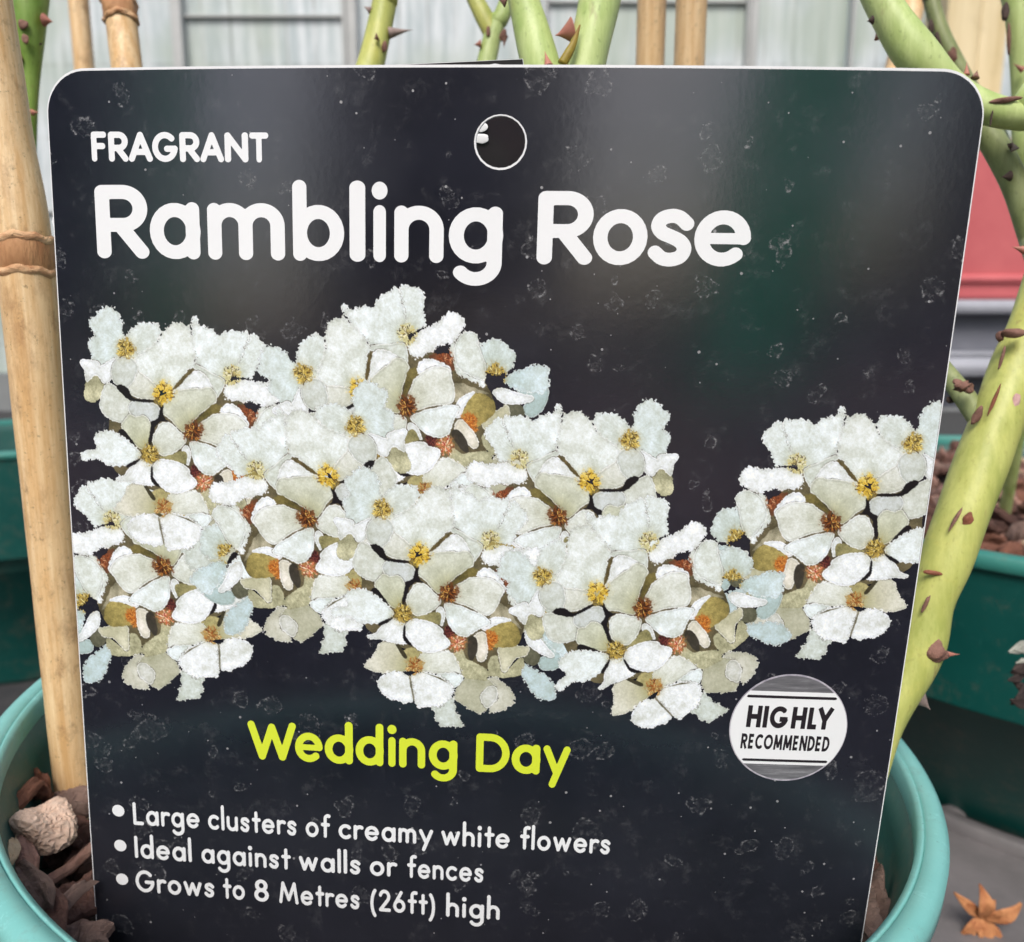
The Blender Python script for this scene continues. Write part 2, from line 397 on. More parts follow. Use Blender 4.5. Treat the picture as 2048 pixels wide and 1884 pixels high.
def ms(fn, x0, x1, y0, y1, cell):
    """filled region fn(x,y)<0 as a 2-D mesh (marching squares)"""
    nx = max(2, int(math.ceil((x1 - x0) / cell))); ny = max(2, int(math.ceil((y1 - y0) / cell)))
    xs = x0 + np.arange(nx + 1) * cell; ys = y0 + np.arange(ny + 1) * cell
    G = fn(*np.meshgrid(xs, ys)); G = np.where(np.abs(G) < 1e-9, 1e-9, G)
    V = []; F = []; vid = {}
    def vg(i, j):
        k = (i, j)
        if k not in vid: vid[k] = len(V); V.append((xs[i], ys[j]))
        return vid[k]
    def ve(i, j, i2, j2):
        k = (min((i, j), (i2, j2)), max((i, j), (i2, j2)))
        if k not in vid:
            (a, b), (c, d) = k
            t = G[b, a] / (G[b, a] - G[d, c]); vid[k] = len(V)
            V.append((xs[a] + t * (xs[c] - xs[a]), ys[b] + t * (ys[d] - ys[b])))
        return vid[k]
    ins = G < 0
    cnt = ins[:-1, :-1].astype(int) + ins[1:, :-1] + ins[:-1, 1:] + ins[1:, 1:]
    for j, i in zip(*np.nonzero(cnt)):
        cs = [(i, j), (i + 1, j), (i + 1, j + 1), (i, j + 1)]
        if cnt[j, i] == 4: F.append(tuple(vg(*c) for c in cs)); continue
        poly = []
        for a, b in zip(cs, cs[1:] + cs[:1]):
            ia, ib = ins[a[1], a[0]], ins[b[1], b[0]]
            if ia: poly.append(vg(*a))
            if ia != ib: poly.append(ve(*a, *b))
        if len(poly) > 2: F.append(tuple(poly))
    return V, F
def rrect(x, y, x0, x1, y0, y1, r):
    qx = np.abs(x - (x0 + x1) / 2) - (x1 - x0) / 2 + r; qy = np.abs(y - (y0 + y1) / 2) - (y1 - y0) / 2 + r
    return np.hypot(np.maximum(qx, 0), np.maximum(qy, 0)) + np.minimum(np.maximum(qx, qy), 0) - r
def put2d(name, VF, m, parent, off, origin=None):
    V, F = VF; a = np.array(V)
    P = card(a[:, 0], a[:, 1], off)
    return link(name, P, [f[::-1] for f in F], m, parent, origin=origin)

# ---- lettering: monoline strokes, round (title) or thin (notes) or cut square (badge)
def Ls(*c): return [(c[i], c[i + 1]) for i in range(0, len(c), 2)]
def Ea(cx, cy, rx, ry, a0, a1, n=26):
    return [(cx + rx * math.cos(R(a0 + (a1 - a0) * k / n)), cy + ry * math.sin(R(a0 + (a1 - a0) * k / n))) for k in range(n + 1)]
def Sp(*c): return [tuple(p) for p in catmull(Ls(*c), 6)]
ROUND = {  # cap height 1, stroke .2
 'R': [Ls(.1, .1, .1, .9, .34, .9) + Ea(.36, .68, .22, .22, 90, -90) + Ls(.1, .46), Ls(.33, .44, .585, .1)],
 'a': [Ea(.345, .385, .245, .285, 0, 360), Ls(.58, .1, .58, .68)],
 'm': [Ls(.1, .1, .1, .68), Ea(.305, .47, .205, .21, 180, 0) + Ls(.51, .1), Ea(.72, .47, .21, .21, 180, 0) + Ls(.93, .1)],
 'b': [Ls(.1, .1, .1, 1.0), Ea(.345, .385, .245, .285, 0, 360)],
 'd': [Ls(.58, .1, .58, 1.0), Ea(.345, .385, .245, .285, 0, 360)],
 'l': [Ls(.1, .1, .1, 1.0)],
 'i': [Ls(.1, .1, .1, .68), (Ls(.1, .965, .1, .966), .235)],
 'n': [Ls(.1, .1, .1, .68), Ea(.33, .45, .23, .23, 180, 0) + Ls(.56, .1)],
 'g': [Ea(.345, .385, .245, .285, 0, 360), Ls(.58, .68, .58, .02) + Ea(.345, .02, .235, .225, 0, -142)],
 'o': [Ea(.36, .385, .26, .285, 0, 360)],
 's': [Sp(.49, .575, .40, .655, .29, .68, .17, .64, .125, .545, .18, .455, .30, .40, .42, .335, .475, .24, .43, .135, .31, .09, .19, .11, .10, .185)],
 'e': [Ea(.365, .385, .265, .285, 2, 312), (Ls(.13, .385, .62, .385), .15)],
 'W': [Ls(.1, .9, .36, .1, .615, .85, .87, .1, 1.13, .9)],
 'D': [Ls(.1, .1, .1, .9, .36, .9) + Ea(.36, .5, .38, .4, 90, -90) + Ls(.1, .1)],
 'y': [Ls(.1, .68, .36, .10), Ls(.62, .68, .27, -.22)],
 'F': [Ls(.1, .1, .1, .9, .48, .9), Ls(.1, .52, .43, .52)],
 'A': [Ls(.1, .1, .41, .9, .72, .1), Ls(.24, .33, .58, .33)],
 'G': [Ea(.45, .5, .35, .4, 46, 352), Ls(.80, .44, .52, .44)],
 'N': [Ls(.1, .1, .1, .9, .68, .1, .68, .9)],
 'T': [Ls(.1, .9, .62, .9), Ls(.36, .9, .36, .1)],
}
THIN = {  # cap height 1, stroke .17
 'L': [Ls(.085, .915, .085, .085, .46, .085)], 'I': [Ls(.085, .915, .085, .085)],
 'a': [Ea(.32, .33, .23, .25, 0, 360), Ls(.57, .085, .57, .575)],
 'r': [Ls(.085, .085, .085, .575), Ea(.29, .36, .205, .21, 180, 62)],
 'g': [Ea(.32, .33, .23, .25, 0, 360), Ls(.57, .575, .57, -.06) + Ea(.33, -.06, .24, .215, 0, -150)],
 'e': [Ea(.33, .33, .245, .25, 4, 318), (Ls(.1, .335, .57, .335), .14)],
 'c': [Ea(.33, .33, .245, .25, 48, 312)],
 'l': [Ls(.085, .085, .085, 1.02)],
 'u': [Ls(.085, .575, .085, .3) + Ea(.295, .3, .21, .22, 180, 360) + Ls(.505, .575), Ls(.505, .085, .505, .575)],
 's': [Sp(.40, .49, .32, .56, .23, .575, .13, .54, .105, .455, .16, .385, .25, .34, .35, .285, .385, .205, .34, .11, .245, .08, .15, .105, .08, .175)],
 't': [Ls(.2, .86, .2, .085), Ls(.06, .575, .36, .575)],
 'o': [Ea(.33, .33, .245, .25, 0, 360)],
 'f': [Ls(.2, .085, .2, .84) + Ea(.34, .84, .14, .12, 180, 66), Ls(.06, .575, .36, .575)],
 'm': [Ls(.085, .085, .085, .575), Ea(.25, .40, .165, .175, 180, 0) + Ls(.415, .085), Ea(.58, .40, .165, .175, 180, 0) + Ls(.745, .085)],
 'y': [Ls(.07, .575, .31, .10), Ls(.55, .575, .21, -.22)],
 'w': [Ls(.07, .575, .24, .09, .42, .55, .60, .09, .77, .575)],
 'h': [Ls(.085, .085, .085, 1.02), Ea(.285, .37, .2, .205, 180, 0) + Ls(.485, .085)],
 'n': [Ls(.085, .085, .085, .575), Ea(.285, .37, .2, .205, 180, 0) + Ls(.485, .085)],
 'i': [Ls(.085, .085, .085, .575), (Ls(.085, .84, .085, .841), .2)],
 'd': [Ea(.32, .33, .23, .25, 0, 360), Ls(.57, .085, .57, 1.02)],
 'G': [Ea(.46, .5, .375, .415, 44, 358), Ls(.83, .47, .52, .47)],
 '8': [Ea(.30, .72, .175, .195, 0, 360), Ea(.30, .30, .215, .22, 0, 360)],
 'M': [Ls(.08, .085, .21, .915, .50, .2, .79, .915, .92, .085)],
 '2': [Ea(.30, .68, .21, .235, 165, -38) + Ls(.1, .085, .54, .085)],
 '6': [Ea(.31, .315, .225, .23, 0, 360), Ls(.13, .45, .40, .915)],
 '(': [Ea(.47, .36, .36, .68, 125, 235)], ')': [Ea(-.14, .36, .36, .68, 55, -55)],
}
HEAVY = {  # badge, square ends, stroke .24
 'H': [Ls(.12, 0, .12, 1), Ls(.62, 0, .62, 1), Ls(.12, .5, .62, .5)], 'I': [Ls(.12, 0, .12, 1)],
 'G': [Ea(.47, .5, .36, .39, 42, 350), Ls(.90, .41, .5, .41)], 'L': [Ls(.12, 1, .12, 0), Ls(.12, .11, .46, .11)],
 'Y': [Ls(.34, 0, .34, .48), Ls(.04, 1, .34, .42), Ls(.66, 1, .34, .42)],
 'R': [Ls(.12, 0, .12, 1), Ls(.12, .89, .34, .89) + Ea(.34, .69, .19, .2, 90, -90) + Ls(.12, .49), Ls(.30, .49, .56, 0)],
 'E': [Ls(.12, 0, .12, 1), Ls(.12, .89, .50, .89), Ls(.12, .5, .47, .5), Ls(.12, .11, .50, .11)],
 'C': [Ea(.44, .5, .34, .39, 48, 312)], 'O': [Ea(.45, .5, .35, .39, 0, 360)],
 'M': [Ls(.12, 0, .18, 1), Ls(.18, .95, .45, .15), Ls(.45, .15, .72, .95), Ls(.72, 1, .78, 0)],
 'N': [Ls(.12, 0, .12, 1), Ls(.12, .98, .62, .02), Ls(.62, 0, .62, 1)],
 'D': [Ls(.12, .11, .12, .89, .28, .89) + Ea(.28, .5, .33, .39, 90, -90) + Ls(.12, .11), Ls(.12, 0, .12, 1)],
}
FONTS = {'round': (ROUND, .187, False), 'thin': (THIN, .155, False), 'heavy': (HEAVY, .24, True)}
_gc = {}
def glyph(font, ch, cell=0.025, wscale=1.0):
    key = (font, ch, cell, wscale)
    if key in _gc: return _gc[key]
    table, wd, butt = FONTS[font]
    st = [(s, wd * wscale) if isinstance(s, list) else (s[0], s[1] * wscale) for s in table[ch]]
    xs = [(p[0] - w_ / 2, p[0] + w_ / 2) for s, w_ in st for p in s]; x0, x1 = min(a for a, b in xs), max(b for a, b in xs)
    if butt: x0, x1 = x0, x1
    def fn(X, Y):
        best = np.full(X.shape, 9.0)
        for s, w_ in st:
            D = np.full(X.shape, 9.0); n = len(s) - 1; closed = math.dist(s[0], s[-1]) < 1e-6
            for k, ((ax, ay), (bx, by)) in enumerate(zip(s, s[1:])):
                dx, dy = bx - ax, by - ay; l2 = dx * dx + dy * dy + 1e-12
                tt = ((X - ax) * dx + (Y - ay) * dy) / l2
                t = np.clip(tt, 0, 1)
                d = np.hypot(X - ax - t * dx, Y - ay - t * dy) - w_ / 2
                if butt and not closed:
                    ln = math.sqrt(l2)
                    if k == 0: d = np.maximum(d, -tt * ln)
                    if k == n - 1: d = np.maximum(d, (tt - 1) * ln)
                D = np.minimum(D, d)
            best = np.minimum(best, D)
        return best
    pad = cell * 2.5
    V, F = ms(fn, x0 - pad, x1 + pad, -.38, 1.2, cell)
    _gc[key] = (np.array(V), F, x0, x1)
    return _gc[key]
def set_word(acc, font, word, X0, Y0, X1, Y1, cap, track=0.11, slant=0.0, cell=0.03, wscale=1.0):
    """lay a word between two baseline points of the card"""
    gs = [glyph(font, c, cell, wscale) for c in word]
    x = 0; pos = []
    for ci_, (g, c) in enumerate(zip(gs, word)):
        tr = track * (0.45 if c in 'fryt' else 1) - (0.24 if word[ci_:ci_ + 2] == 'LY' else 0)
        pos.append(x - g[2]); x += g[3] - g[2] + tr
    x -= tr
    sx = (X1 - X0) / x
    for g, p in zip(gs, pos):
        a = g[0]; u = (a[:, 0] + p) * sx + slant * (a[:, 1]) * cap; t = u / (X1 - X0)
        b = len(acc[0])
        acc[0].extend(zip(X0 + u, Y0 + (Y1 - Y0) * t - a[:, 1] * cap))
        acc[1].extend([tuple(i + b for i in f[::-1]) for f in g[1]])

# ---- materials of the print
def print_mat(name, c, spots=True, rough=0.18):
    t = NT(name); v = t.coord('Object')
    sep = t.n('ShaderNodeSeparateXYZ'); t.l(v, sep.inputs[0])
    cmb = t.n('ShaderNodeCombineXYZ'); t.l(sep.outputs[0], cmb.inputs[0]); t.l(sep.outputs[2], cmb.inputs[1])
    uv = cmb.outputs[0]
    base = t.mix(t.ramp(t.noise(uv, 55, 6, 0.65), [(0.35, 0.0), (0.75, 1.0)]), c, tuple(x * 1.5 + 0.004 for x in c) if spots else tuple(x * .96 for x in c))
    if spots:
        def rings(scale, off, gate, rad, wid, seed_noise):
            mp = t.n('ShaderNodeMapping'); mp.inputs['Location'].default_value = (off, off * 0.7, 0); t.l(uv, mp.inputs[0])
            wrp = t.n('ShaderNodeTexNoise'); wrp.inputs['Scale'].default_value = 260; wrp.inputs['Detail'].default_value = 3; t.l(mp.outputs[0], wrp.inputs['Vector'])
            ad = t.n('ShaderNodeVectorMath', operation='MULTIPLY_ADD'); t.l(wrp.outputs['Color'], ad.inputs[0])
            ad.inputs[1].default_value = (0.0045,) * 3; t.l(mp.outputs[0], ad.inputs[2])
            vo = t.n('ShaderNodeTexVoronoi', voronoi_dimensions='2D'); vo.inputs['Scale'].default_value = scale; t.l(ad.outputs[0], vo.inputs['Vector'])
            sc = t.n('ShaderNodeSeparateColor'); t.l(vo.outputs['Color'], sc.inputs[0])
            r_ = t.math('MULTIPLY_ADD', sc.outputs[1], rad, rad * 0.35)
            d = t.math('ABSOLUTE', t.math('SUBTRACT', vo.outputs['Distance'], r_))
            ring = t.math('SUBTRACT', 1.0, t.math('SMOOTH_MIN', t.math('DIVIDE', d, wid), 1.0, 0.1))
            ring = t.math('MAXIMUM', ring, 0.0)
            disc = t.math('MULTIPLY', t.math('LESS_THAN', vo.outputs['Distance'], r_), 0.22)
            brk = t.ramp(t.noise(mp.outputs[0], seed_noise, 5, 0.8), [(0.49, 0.0), (0.66, 1.0)])
            g = t.math('LESS_THAN', sc.outputs[0], gate)
            return t.math('MULTIPLY', t.math('MULTIPLY', t.math('ADD', ring, disc), brk), g)
        m1 = rings(112, 0.31, 0.36, 0.20, 0.032, 1000)
        m2 = rings(170, 0.77, 0.26, 0.20, 0.045, 1300)
        mp = t.n('ShaderNodeMapping'); mp.inputs['Rotation'].default_value = (0, 0, 0.5); t.l(uv, mp.inputs[0])
        vo = t.n('ShaderNodeTexVoronoi', voronoi_dimensions='2D'); vo.inputs['Scale'].default_value = 330; t.l(mp.outputs[0], vo.inputs['Vector'])
        sc = t.n('ShaderNodeSeparateColor'); t.l(vo.outputs['Color'], sc.inputs[0])
        spk = t.math('MULTIPLY', t.math('LESS_THAN', vo.outputs['Distance'], t.math('MULTIPLY', t.math('POWER', sc.outputs[1], 3.0), 0.075)), t.math('LESS_THAN', sc.outputs[0], 0.35))
        smear = t.math('MULTIPLY', t.ramp(t.noise(uv, 210, 9, 0.85), [(0.54, 0.0), (0.80, 1.0)]), 0.15)
        m = t.math('MINIMUM', t.math('ADD', t.math('ADD', t.math('MULTIPLY', m1, 0.5), t.math('MULTIPLY', m2, 0.5)), t.math('ADD', t.math('MULTIPLY', spk, 0.55), smear)), 0.8)
        base = t.mix(m, base, (0.42, 0.42, 0.43))
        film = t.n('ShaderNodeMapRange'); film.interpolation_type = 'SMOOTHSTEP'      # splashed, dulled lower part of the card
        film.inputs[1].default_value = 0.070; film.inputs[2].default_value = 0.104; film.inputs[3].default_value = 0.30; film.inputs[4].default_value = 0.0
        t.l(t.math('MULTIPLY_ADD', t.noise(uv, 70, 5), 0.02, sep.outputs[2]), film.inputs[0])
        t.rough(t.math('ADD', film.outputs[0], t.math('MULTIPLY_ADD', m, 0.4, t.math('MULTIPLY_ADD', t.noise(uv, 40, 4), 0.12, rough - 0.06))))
    else:
        t.rough(rough)
    t.col(base); t.b.inputs['IOR'].default_value = 1.88 if spots else 1.5
    t.bump(t.noise(uv, 900, 3, 0.6), 0.014 if spots else 0.006, 0.0006)
    return t.m
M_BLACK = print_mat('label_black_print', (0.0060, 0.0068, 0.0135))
M_WHITEINK = print_mat('label_white_ink', (0.84, 0.855, 0.87), False, 0.22)
M_LIME = print_mat('label_lime_ink', lin((214, 228, 62)), False, 0.24)
M_CARD = simple('label_white_plastic', (0.82, 0.83, 0.84), (0.75, 0.76, 0.78), 300, 0.35)
M_INKDARK = print_mat('label_badge_dark_ink', (0.022, 0.018, 0.022), False, 0.25)
def brushed():
    t = NT('label_badge_grey'); v = t.coord()
    f = t.noise(v, 420, 6, 0.8, (0.25, 1, 4))
    t.col(t.ramp(f, [(0.3, lin((74, 74, 78))), (0.55, lin((112, 112, 116))), (0.72, lin((160, 160, 164)))])); t.rough(0.3); return t.m
M_GREY = brushed()
M_RING = simple('label_badge_ring', lin((200, 196, 204)), lin((140, 136, 150)), 900, 0.3)

hx, hy, hr = POSE['hole']; CB = 1.40                   # card bottom, below the bark surface
base_pt = card(0.0, CB)
label = empty('plant_label', Vector(base_pt), 'large black plant label printed with white flowers, standing upright in the front green pot', 'plant label')
def slab_sdf(X, Y):
    d = rrect(X, Y, -.5, .5, 0, CB, .047)
    for nx, ny in NUBS: d = np.minimum(d, np.hypot(X - nx, Y - ny) - .0022)
    return np.maximum(d, hr - np.hypot(X - hx, Y - hy))
def solid2d(name, VF, thick, m, parent):
    V, F = VF; a = np.array(V); n = len(a)
    P = np.concatenate([card(a[:, 0], a[:, 1], 0.0), card(a[:, 0], a[:, 1], -thick)])
    cnt = {}
    for f in F:
        for p, q in zip(f, f[1:] + f[:1]): cnt[(p, q)] = 1
    side = [(p, q, q + n, p + n) for (p, q) in cnt if (q, p) not in cnt]
    return link(name, P, [f[::-1] for f in F] + [tuple(i + n for i in f) for f in F] + side, m, parent)
solid2d('card_body', ms(slab_sdf, -.52, .52, -.02, CB + .02, .00637), 0.0005, M_CARD, label)
def face_sdf(X, Y):
    d = rrect(X, Y, -.4988, .4988, .0027, CB - .002, .0455)
    return np.maximum(d, hr + .0018 - np.hypot(X - hx, Y - hy - .0004))
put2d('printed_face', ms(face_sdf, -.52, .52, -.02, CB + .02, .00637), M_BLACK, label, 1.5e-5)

def lettering(name, kinds, font, m, off=6e-5, parent=None, **kw):
    acc = ([], [])
    for k, tx, X0, Y0, X1, Y1, cap in TEXT:
        if k in kinds: set_word(acc, font, tx, X0, Y0, X1, Y1, cap, **kw)
    return acc, name, font, m, off
def emit(acc, name, m, parent, off=6e-5):
    a = np.array(acc[0]); P = card(a[:, 0], a[:, 1], off)
    return link(name, P, [f[::-1] for f in acc[1]], m, parent)
for nm, kinds, font, m, cell in (('scent_lettering', ('scent',), 'round', M_WHITEINK, .02), ('title_lettering', ('title',), 'round', M_WHITEINK, .014), ('variety_lettering', ('variety',), 'round', M_LIME, .018)):
    acc = ([], [])
    for k, tx, X0, Y0, X1, Y1, cap in TEXT:
        if k in kinds: set_word(acc, font, tx, X0, Y0, X1, Y1, cap, cell=cell, wscale={'scent': 1.12, 'title': 1.0, 'variety': 0.98}[k])
    emit(acc, nm, m, label)
for nm, kind, dot in (('flower_note_lettering', 'b1', 0), ('place_note_lettering', 'b2', 1), ('height_note_lettering', 'b3', 2)):
    acc = ([], [])
    for k, tx, X0, Y0, X1, Y1, cap in TEXT:
        if k == kind: set_word(acc, 'thin', tx, X0, Y0, X1, Y1, cap, track=0.12, cell=.022)
    x, y = DOTS[dot]; b = len(acc[0])
    V, F = ms(lambda X, Y: np.hypot(X - x, Y - y) - .0082, x - .01, x + .01, y - .01, y + .01, .0011)
    acc[0].extend(V); acc[1].extend([tuple(i + b for i in f) for f in F])
    emit(acc, nm, M_WHITEINK, label)

# ---- award badge
bx, by, br = POSE['badge']
def disc_band(v0, v1, r_in=None, k=0.985):
    def fn(X, Y):
        d = np.hypot(X - bx, Y - by) - br * k
        yy = (Y - by) / br - 0.03 * 0
        return np.maximum(d, np.maximum(v0 - yy, yy - v1) * br)
    return ms(fn, bx - br * 1.05, bx + br * 1.05, by - br * 1.05, by + br * 1.05, br / 38)
bd = put2d('award_badge', disc_band(-2, 2, k=1.0), M_RING, label, 4e-5)
put2d('brushed_field', disc_band(-2, 2, k=.972), M_GREY, bd, 7e-5)
put2d('white_band', disc_band(-.68, .685), M_WHITEINK, bd, 10e-5)
for v0, v1 in ((-.605, -.555), (.585, .632)):
    put2d('rule_line', disc_band(v0, v1, k=.955), M_INKDARK, bd, 13e-5)
acc = ([], [])
sl = 0.03
set_word(acc, 'heavy', 'HIGHLY', bx - .725 * br, by - .005 * br, bx + .735 * br, by + .0 * br, .405 * br, track=.10, slant=sl, cell=.02, wscale=.95)
set_word(acc, 'heavy', 'RECOMMENDED', bx - .785 * br, by + .40 * br, bx + .725 * br, by + .415 * br, .285 * br, track=.10, slant=sl, cell=.022, wscale=.86)
emit(acc, 'badge_lettering', M_INKDARK, bd, 13e-5)

# ---- the printed flower picture: one painted cluster, copied and mirrored as on the real print
PS, PX0, PY0, PW, PH = 0.5, -520, 20, 1120, 960
def vnoise(h, w_, cell):
    g = RNG.random((h // cell + 3, w_ // cell + 3)); y = np.arange(h) / cell; x = np.arange(w_) / cell
    yi, xi = y.astype(int), x.astype(int); fy, fx = (y - yi)[:, None], (x - xi)[None]; fy = fy * fy * (3 - 2 * fy); fx = fx * fx * (3 - 2 * fx)
    a, b, c, d = g[yi][:, xi], g[yi][:, xi + 1], g[yi + 1][:, xi], g[yi + 1][:, xi + 1]
    return (a * (1 - fx) + b * fx) * (1 - fy) + (c * (1 - fx) + d * fx) * fy - 0.5
N1 = vnoise(PH, PW, 4) + 0.35 * vnoise(PH, PW, 2) + 1.0 * vnoise(PH, PW, 9)
N2 = vnoise(PH, PW, 16) * 0.6 + vnoise(PH, PW, 7) * 0.5 + vnoise(PH, PW, 3) * 0.5 + vnoise(PH, PW, 40) * 0.9
N3 = vnoise(PH, PW, 2)
NL = vnoise(PH, PW, 22) + 0.5 * vnoise(PH, PW, 8)
RGB = np.zeros((PH, PW, 3)); ALPHA = np.zeros((PH, PW))
COLS = {'W': (226, 235, 235), 'V': (234, 239, 242), 'C': (214, 218, 207), 'G': (220, 227, 222), 'B': (202, 221, 225), 'O': (150, 144, 100), 'L': (182, 180, 148), 'K': (26, 23, 26), 'N': (96, 84, 52)}
def paint_poly(colr, pts, basep, jag):
    c = np.array(COLS[colr] if isinstance(colr, str) else colr, float)
    q = np.array(catmull([((x - PX0) * PS, (y - PY0) * PS) for x, y in pts], 5, True))
    x0, y0 = np.maximum(q.min(0).astype(int) - 9, 0); x1, y1 = np.minimum(q.max(0).astype(int) + 10, (PW, PH))
    if x1 <= x0 or y1 <= y0: return
    X, Y = np.meshgrid(np.arange(x0, x1) + .5, np.arange(y0, y1) + .5)
    D = np.full(X.shape, 1e9); inside = np.zeros(X.shape, bool)
    for (ax, ay), (bx_, by_) in zip(q, np.roll(q, -1, 0)):
        dx, dy = bx_ - ax, by_ - ay
        t = np.clip(((X - ax) * dx + (Y - ay) * dy) / (dx * dx + dy * dy + 1e-9), 0, 1)
        D = np.minimum(D, (X - ax - t * dx) ** 2 + (Y - ay - t * dy) ** 2)
        cr = ((ay > Y) != (by_ > Y)) & (X < (bx_ - ax) * (Y - ay) / (by_ - ay + 1e-12) + ax); inside ^= cr
    d = np.sqrt(D) * np.where(inside, -1, 1)
    sl_ = (slice(y0, y1), slice(x0, x1)); n1, n2, n3 = N1[sl_], N2[sl_], N3[sl_]
    light = c.mean() > 170
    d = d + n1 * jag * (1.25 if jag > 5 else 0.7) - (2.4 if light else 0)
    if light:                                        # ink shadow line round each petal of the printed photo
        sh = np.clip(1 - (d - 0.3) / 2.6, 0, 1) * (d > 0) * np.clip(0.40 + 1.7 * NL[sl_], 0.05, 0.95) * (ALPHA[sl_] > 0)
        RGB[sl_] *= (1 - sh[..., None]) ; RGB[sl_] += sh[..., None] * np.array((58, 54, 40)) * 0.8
    col = np.broadcast_to(c, X.shape + (3,)).copy()
    if basep:
        r = np.hypot(X - (basep[0] - PX0) * PS, Y - (basep[1] - PY0) * PS)
        warm = 0.62 if c[2] < c[0] - 8 else 0.28
        k = np.clip(np.exp(-(r / (44 + 24 * (warm > .5))) ** 2) * warm * (1 + 0.8 * n2), 0, 1)[..., None]
        col = col * (1 - k) + k * np.array((154, 152, 104))
        th_ = np.arctan2(Y - (basep[1] - PY0) * PS, X - (basep[0] - PX0) * PS)
        ve = (np.sin(th_ * 37 + 5 * n2) * .5 + np.sin(th_ * 61 + 2) * .5) * np.exp(-(r / 110) ** 2) * 0.035 * light
        col *= (1 + ve)[..., None]
        k = np.clip((r - 60) / 130, 0, 1)[..., None] * 0.35 * light
        col = col * (1 - k) + k * np.array((240, 244, 245))
    col *= (1 + (0.15 if light else 0.34) * n2 + (0.035 if light else .12) * n3)[..., None]
    col[..., 2] *= 1 + 0.05 * n2
    if light:
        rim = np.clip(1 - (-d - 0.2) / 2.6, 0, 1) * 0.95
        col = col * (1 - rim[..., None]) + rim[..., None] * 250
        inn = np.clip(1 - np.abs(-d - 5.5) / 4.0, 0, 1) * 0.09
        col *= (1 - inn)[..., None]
    al = np.clip(0.5 - d, 0, 1)
    if jag > 5:                                      # crumbs of white along the rough cut edge
        al = np.maximum(al, np.clip((n3 - 0.36) * 9, 0, 1) * (d < 3.2))
    RGB[sl_] = RGB[sl_] * (1 - al[..., None]) + col * al[..., None]
    ALPHA[sl_] = np.maximum(ALPHA[sl_], al)
PAL = {'yellow': ((226, 190, 72), [(232, 200, 90), (206, 158, 36), (120, 86, 30), (250, 236, 150), (84, 58, 24), (240, 214, 96)]),
 'gold': ((172, 146, 72), [(214, 182, 84), (150, 116, 40), (66, 50, 22), (246, 234, 168), (44, 34, 20), (226, 200, 100)]),
 'pale': ((206, 198, 140), [(236, 230, 184), (60, 50, 34), (200, 178, 104), (250, 246, 226), (110, 94, 50)]),
 'brown': ((104, 58, 28), [(92, 42, 18), (158, 92, 38), (46, 22, 12), (222, 180, 100), (190, 120, 56), (60, 28, 14)]),
 'rust': ((136, 78, 50), [(126, 60, 34), (164, 88, 50), (86, 42, 26), (212, 160, 120)]),
 'tan': ((176, 146, 88), [(150, 82, 34), (194, 144, 74), (104, 52, 24), (230, 202, 140), (170, 96, 44)]),
 'orange': ((196, 122, 54), [(214, 132, 52), (176, 96, 36), (226, 160, 84), (140, 76, 34), (206, 118, 44)]),
 'red': ((190, 130, 80), [(200, 72, 52), (248, 224, 196), (150, 40, 36), (236, 152, 112), (250, 238, 216), (120, 110, 60)]),
 'maroon': ((72, 32, 32), [(70, 26, 28), (104, 44, 48), (44, 18, 20), (130, 70, 60)])}
def paint_stamen(kind, cx, cy, rad):
    bc, pal = PAL[kind]; rs = random.Random(cx * 7 + cy)
    cx, cy, rad = (cx - PX0) * PS, (cy - PY0) * PS, rad * PS * 1.04
    x0, x1, y0, y1 = int(cx - rad * 1.9), int(cx + rad * 1.9), int(cy - rad * 1.9), int(cy + rad * 1.9)
    X, Y = np.meshgrid(np.arange(x0, x1) + .5, np.arange(y0, y1) + .5); sl_ = (slice(y0, y1), slice(x0, x1))
    r = np.hypot(X - cx, Y - cy) / rad + 0.45 * N1[sl_]
    n1_ = N1[sl_]
    a = np.clip((1.02 - r) * 3.2, 0, 0.86) + np.clip(1.5 - r, 0, 1) * 0.18
    a = np.clip(a, 0, .9)
    RGB[sl_] = RGB[sl_] * (1 - a[..., None]) + a[..., None] * np.array(bc)
    for k in range(80):
        an = rs.uniform(0, 6.283); r0 = rs.uniform(0.0, 0.8) * rad; r1 = r0 + rs.uniform(.08, .36) * rad; r1 = min(r1, rad * rs.uniform(.8, 1.12))
        c = np.array(rs.choice(pal), float); wv = rs.uniform(.8, 1.7); an2 = an + rs.uniform(-.25, .25)
        ax, ay, bx_, by_ = cx + r0 * math.cos(an), cy + r0 * math.sin(an), cx + r1 * math.cos(an2), cy + r1 * math.sin(an2)
        dx, dy = bx_ - ax, by_ - ay
        t = np.clip(((X - ax) * dx + (Y - ay) * dy) / (dx * dx + dy * dy + 1e-9), 0, 1)
        d = np.hypot(X - ax - t * dx, Y - ay - t * dy) - wv * (0.6 + 0.7 * t) + 0.5 * n1_
        al = np.clip(.5 - d, 0, .95)[..., None]
        RGB[sl_] = RGB[sl_] * (1 - al) + c * al
    for k in range(30):                             # dark anther specks round the boss
        an = rs.uniform(0, 6.283); r0 = rad * rs.uniform(.15, 1.05); c = np.array(pal[rs.choice((2, -2))], float) * .6
        d = np.hypot(X - cx - r0 * math.cos(an), Y - cy - r0 * math.sin(an)) - rs.uniform(.7, 1.5)
        al = np.clip(.5 - d, 0, .9)[..., None]; RGB[sl_] = RGB[sl_] * (1 - al) + c * al
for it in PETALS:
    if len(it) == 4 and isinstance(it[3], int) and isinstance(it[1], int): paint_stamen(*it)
    else: paint_poly(*it)

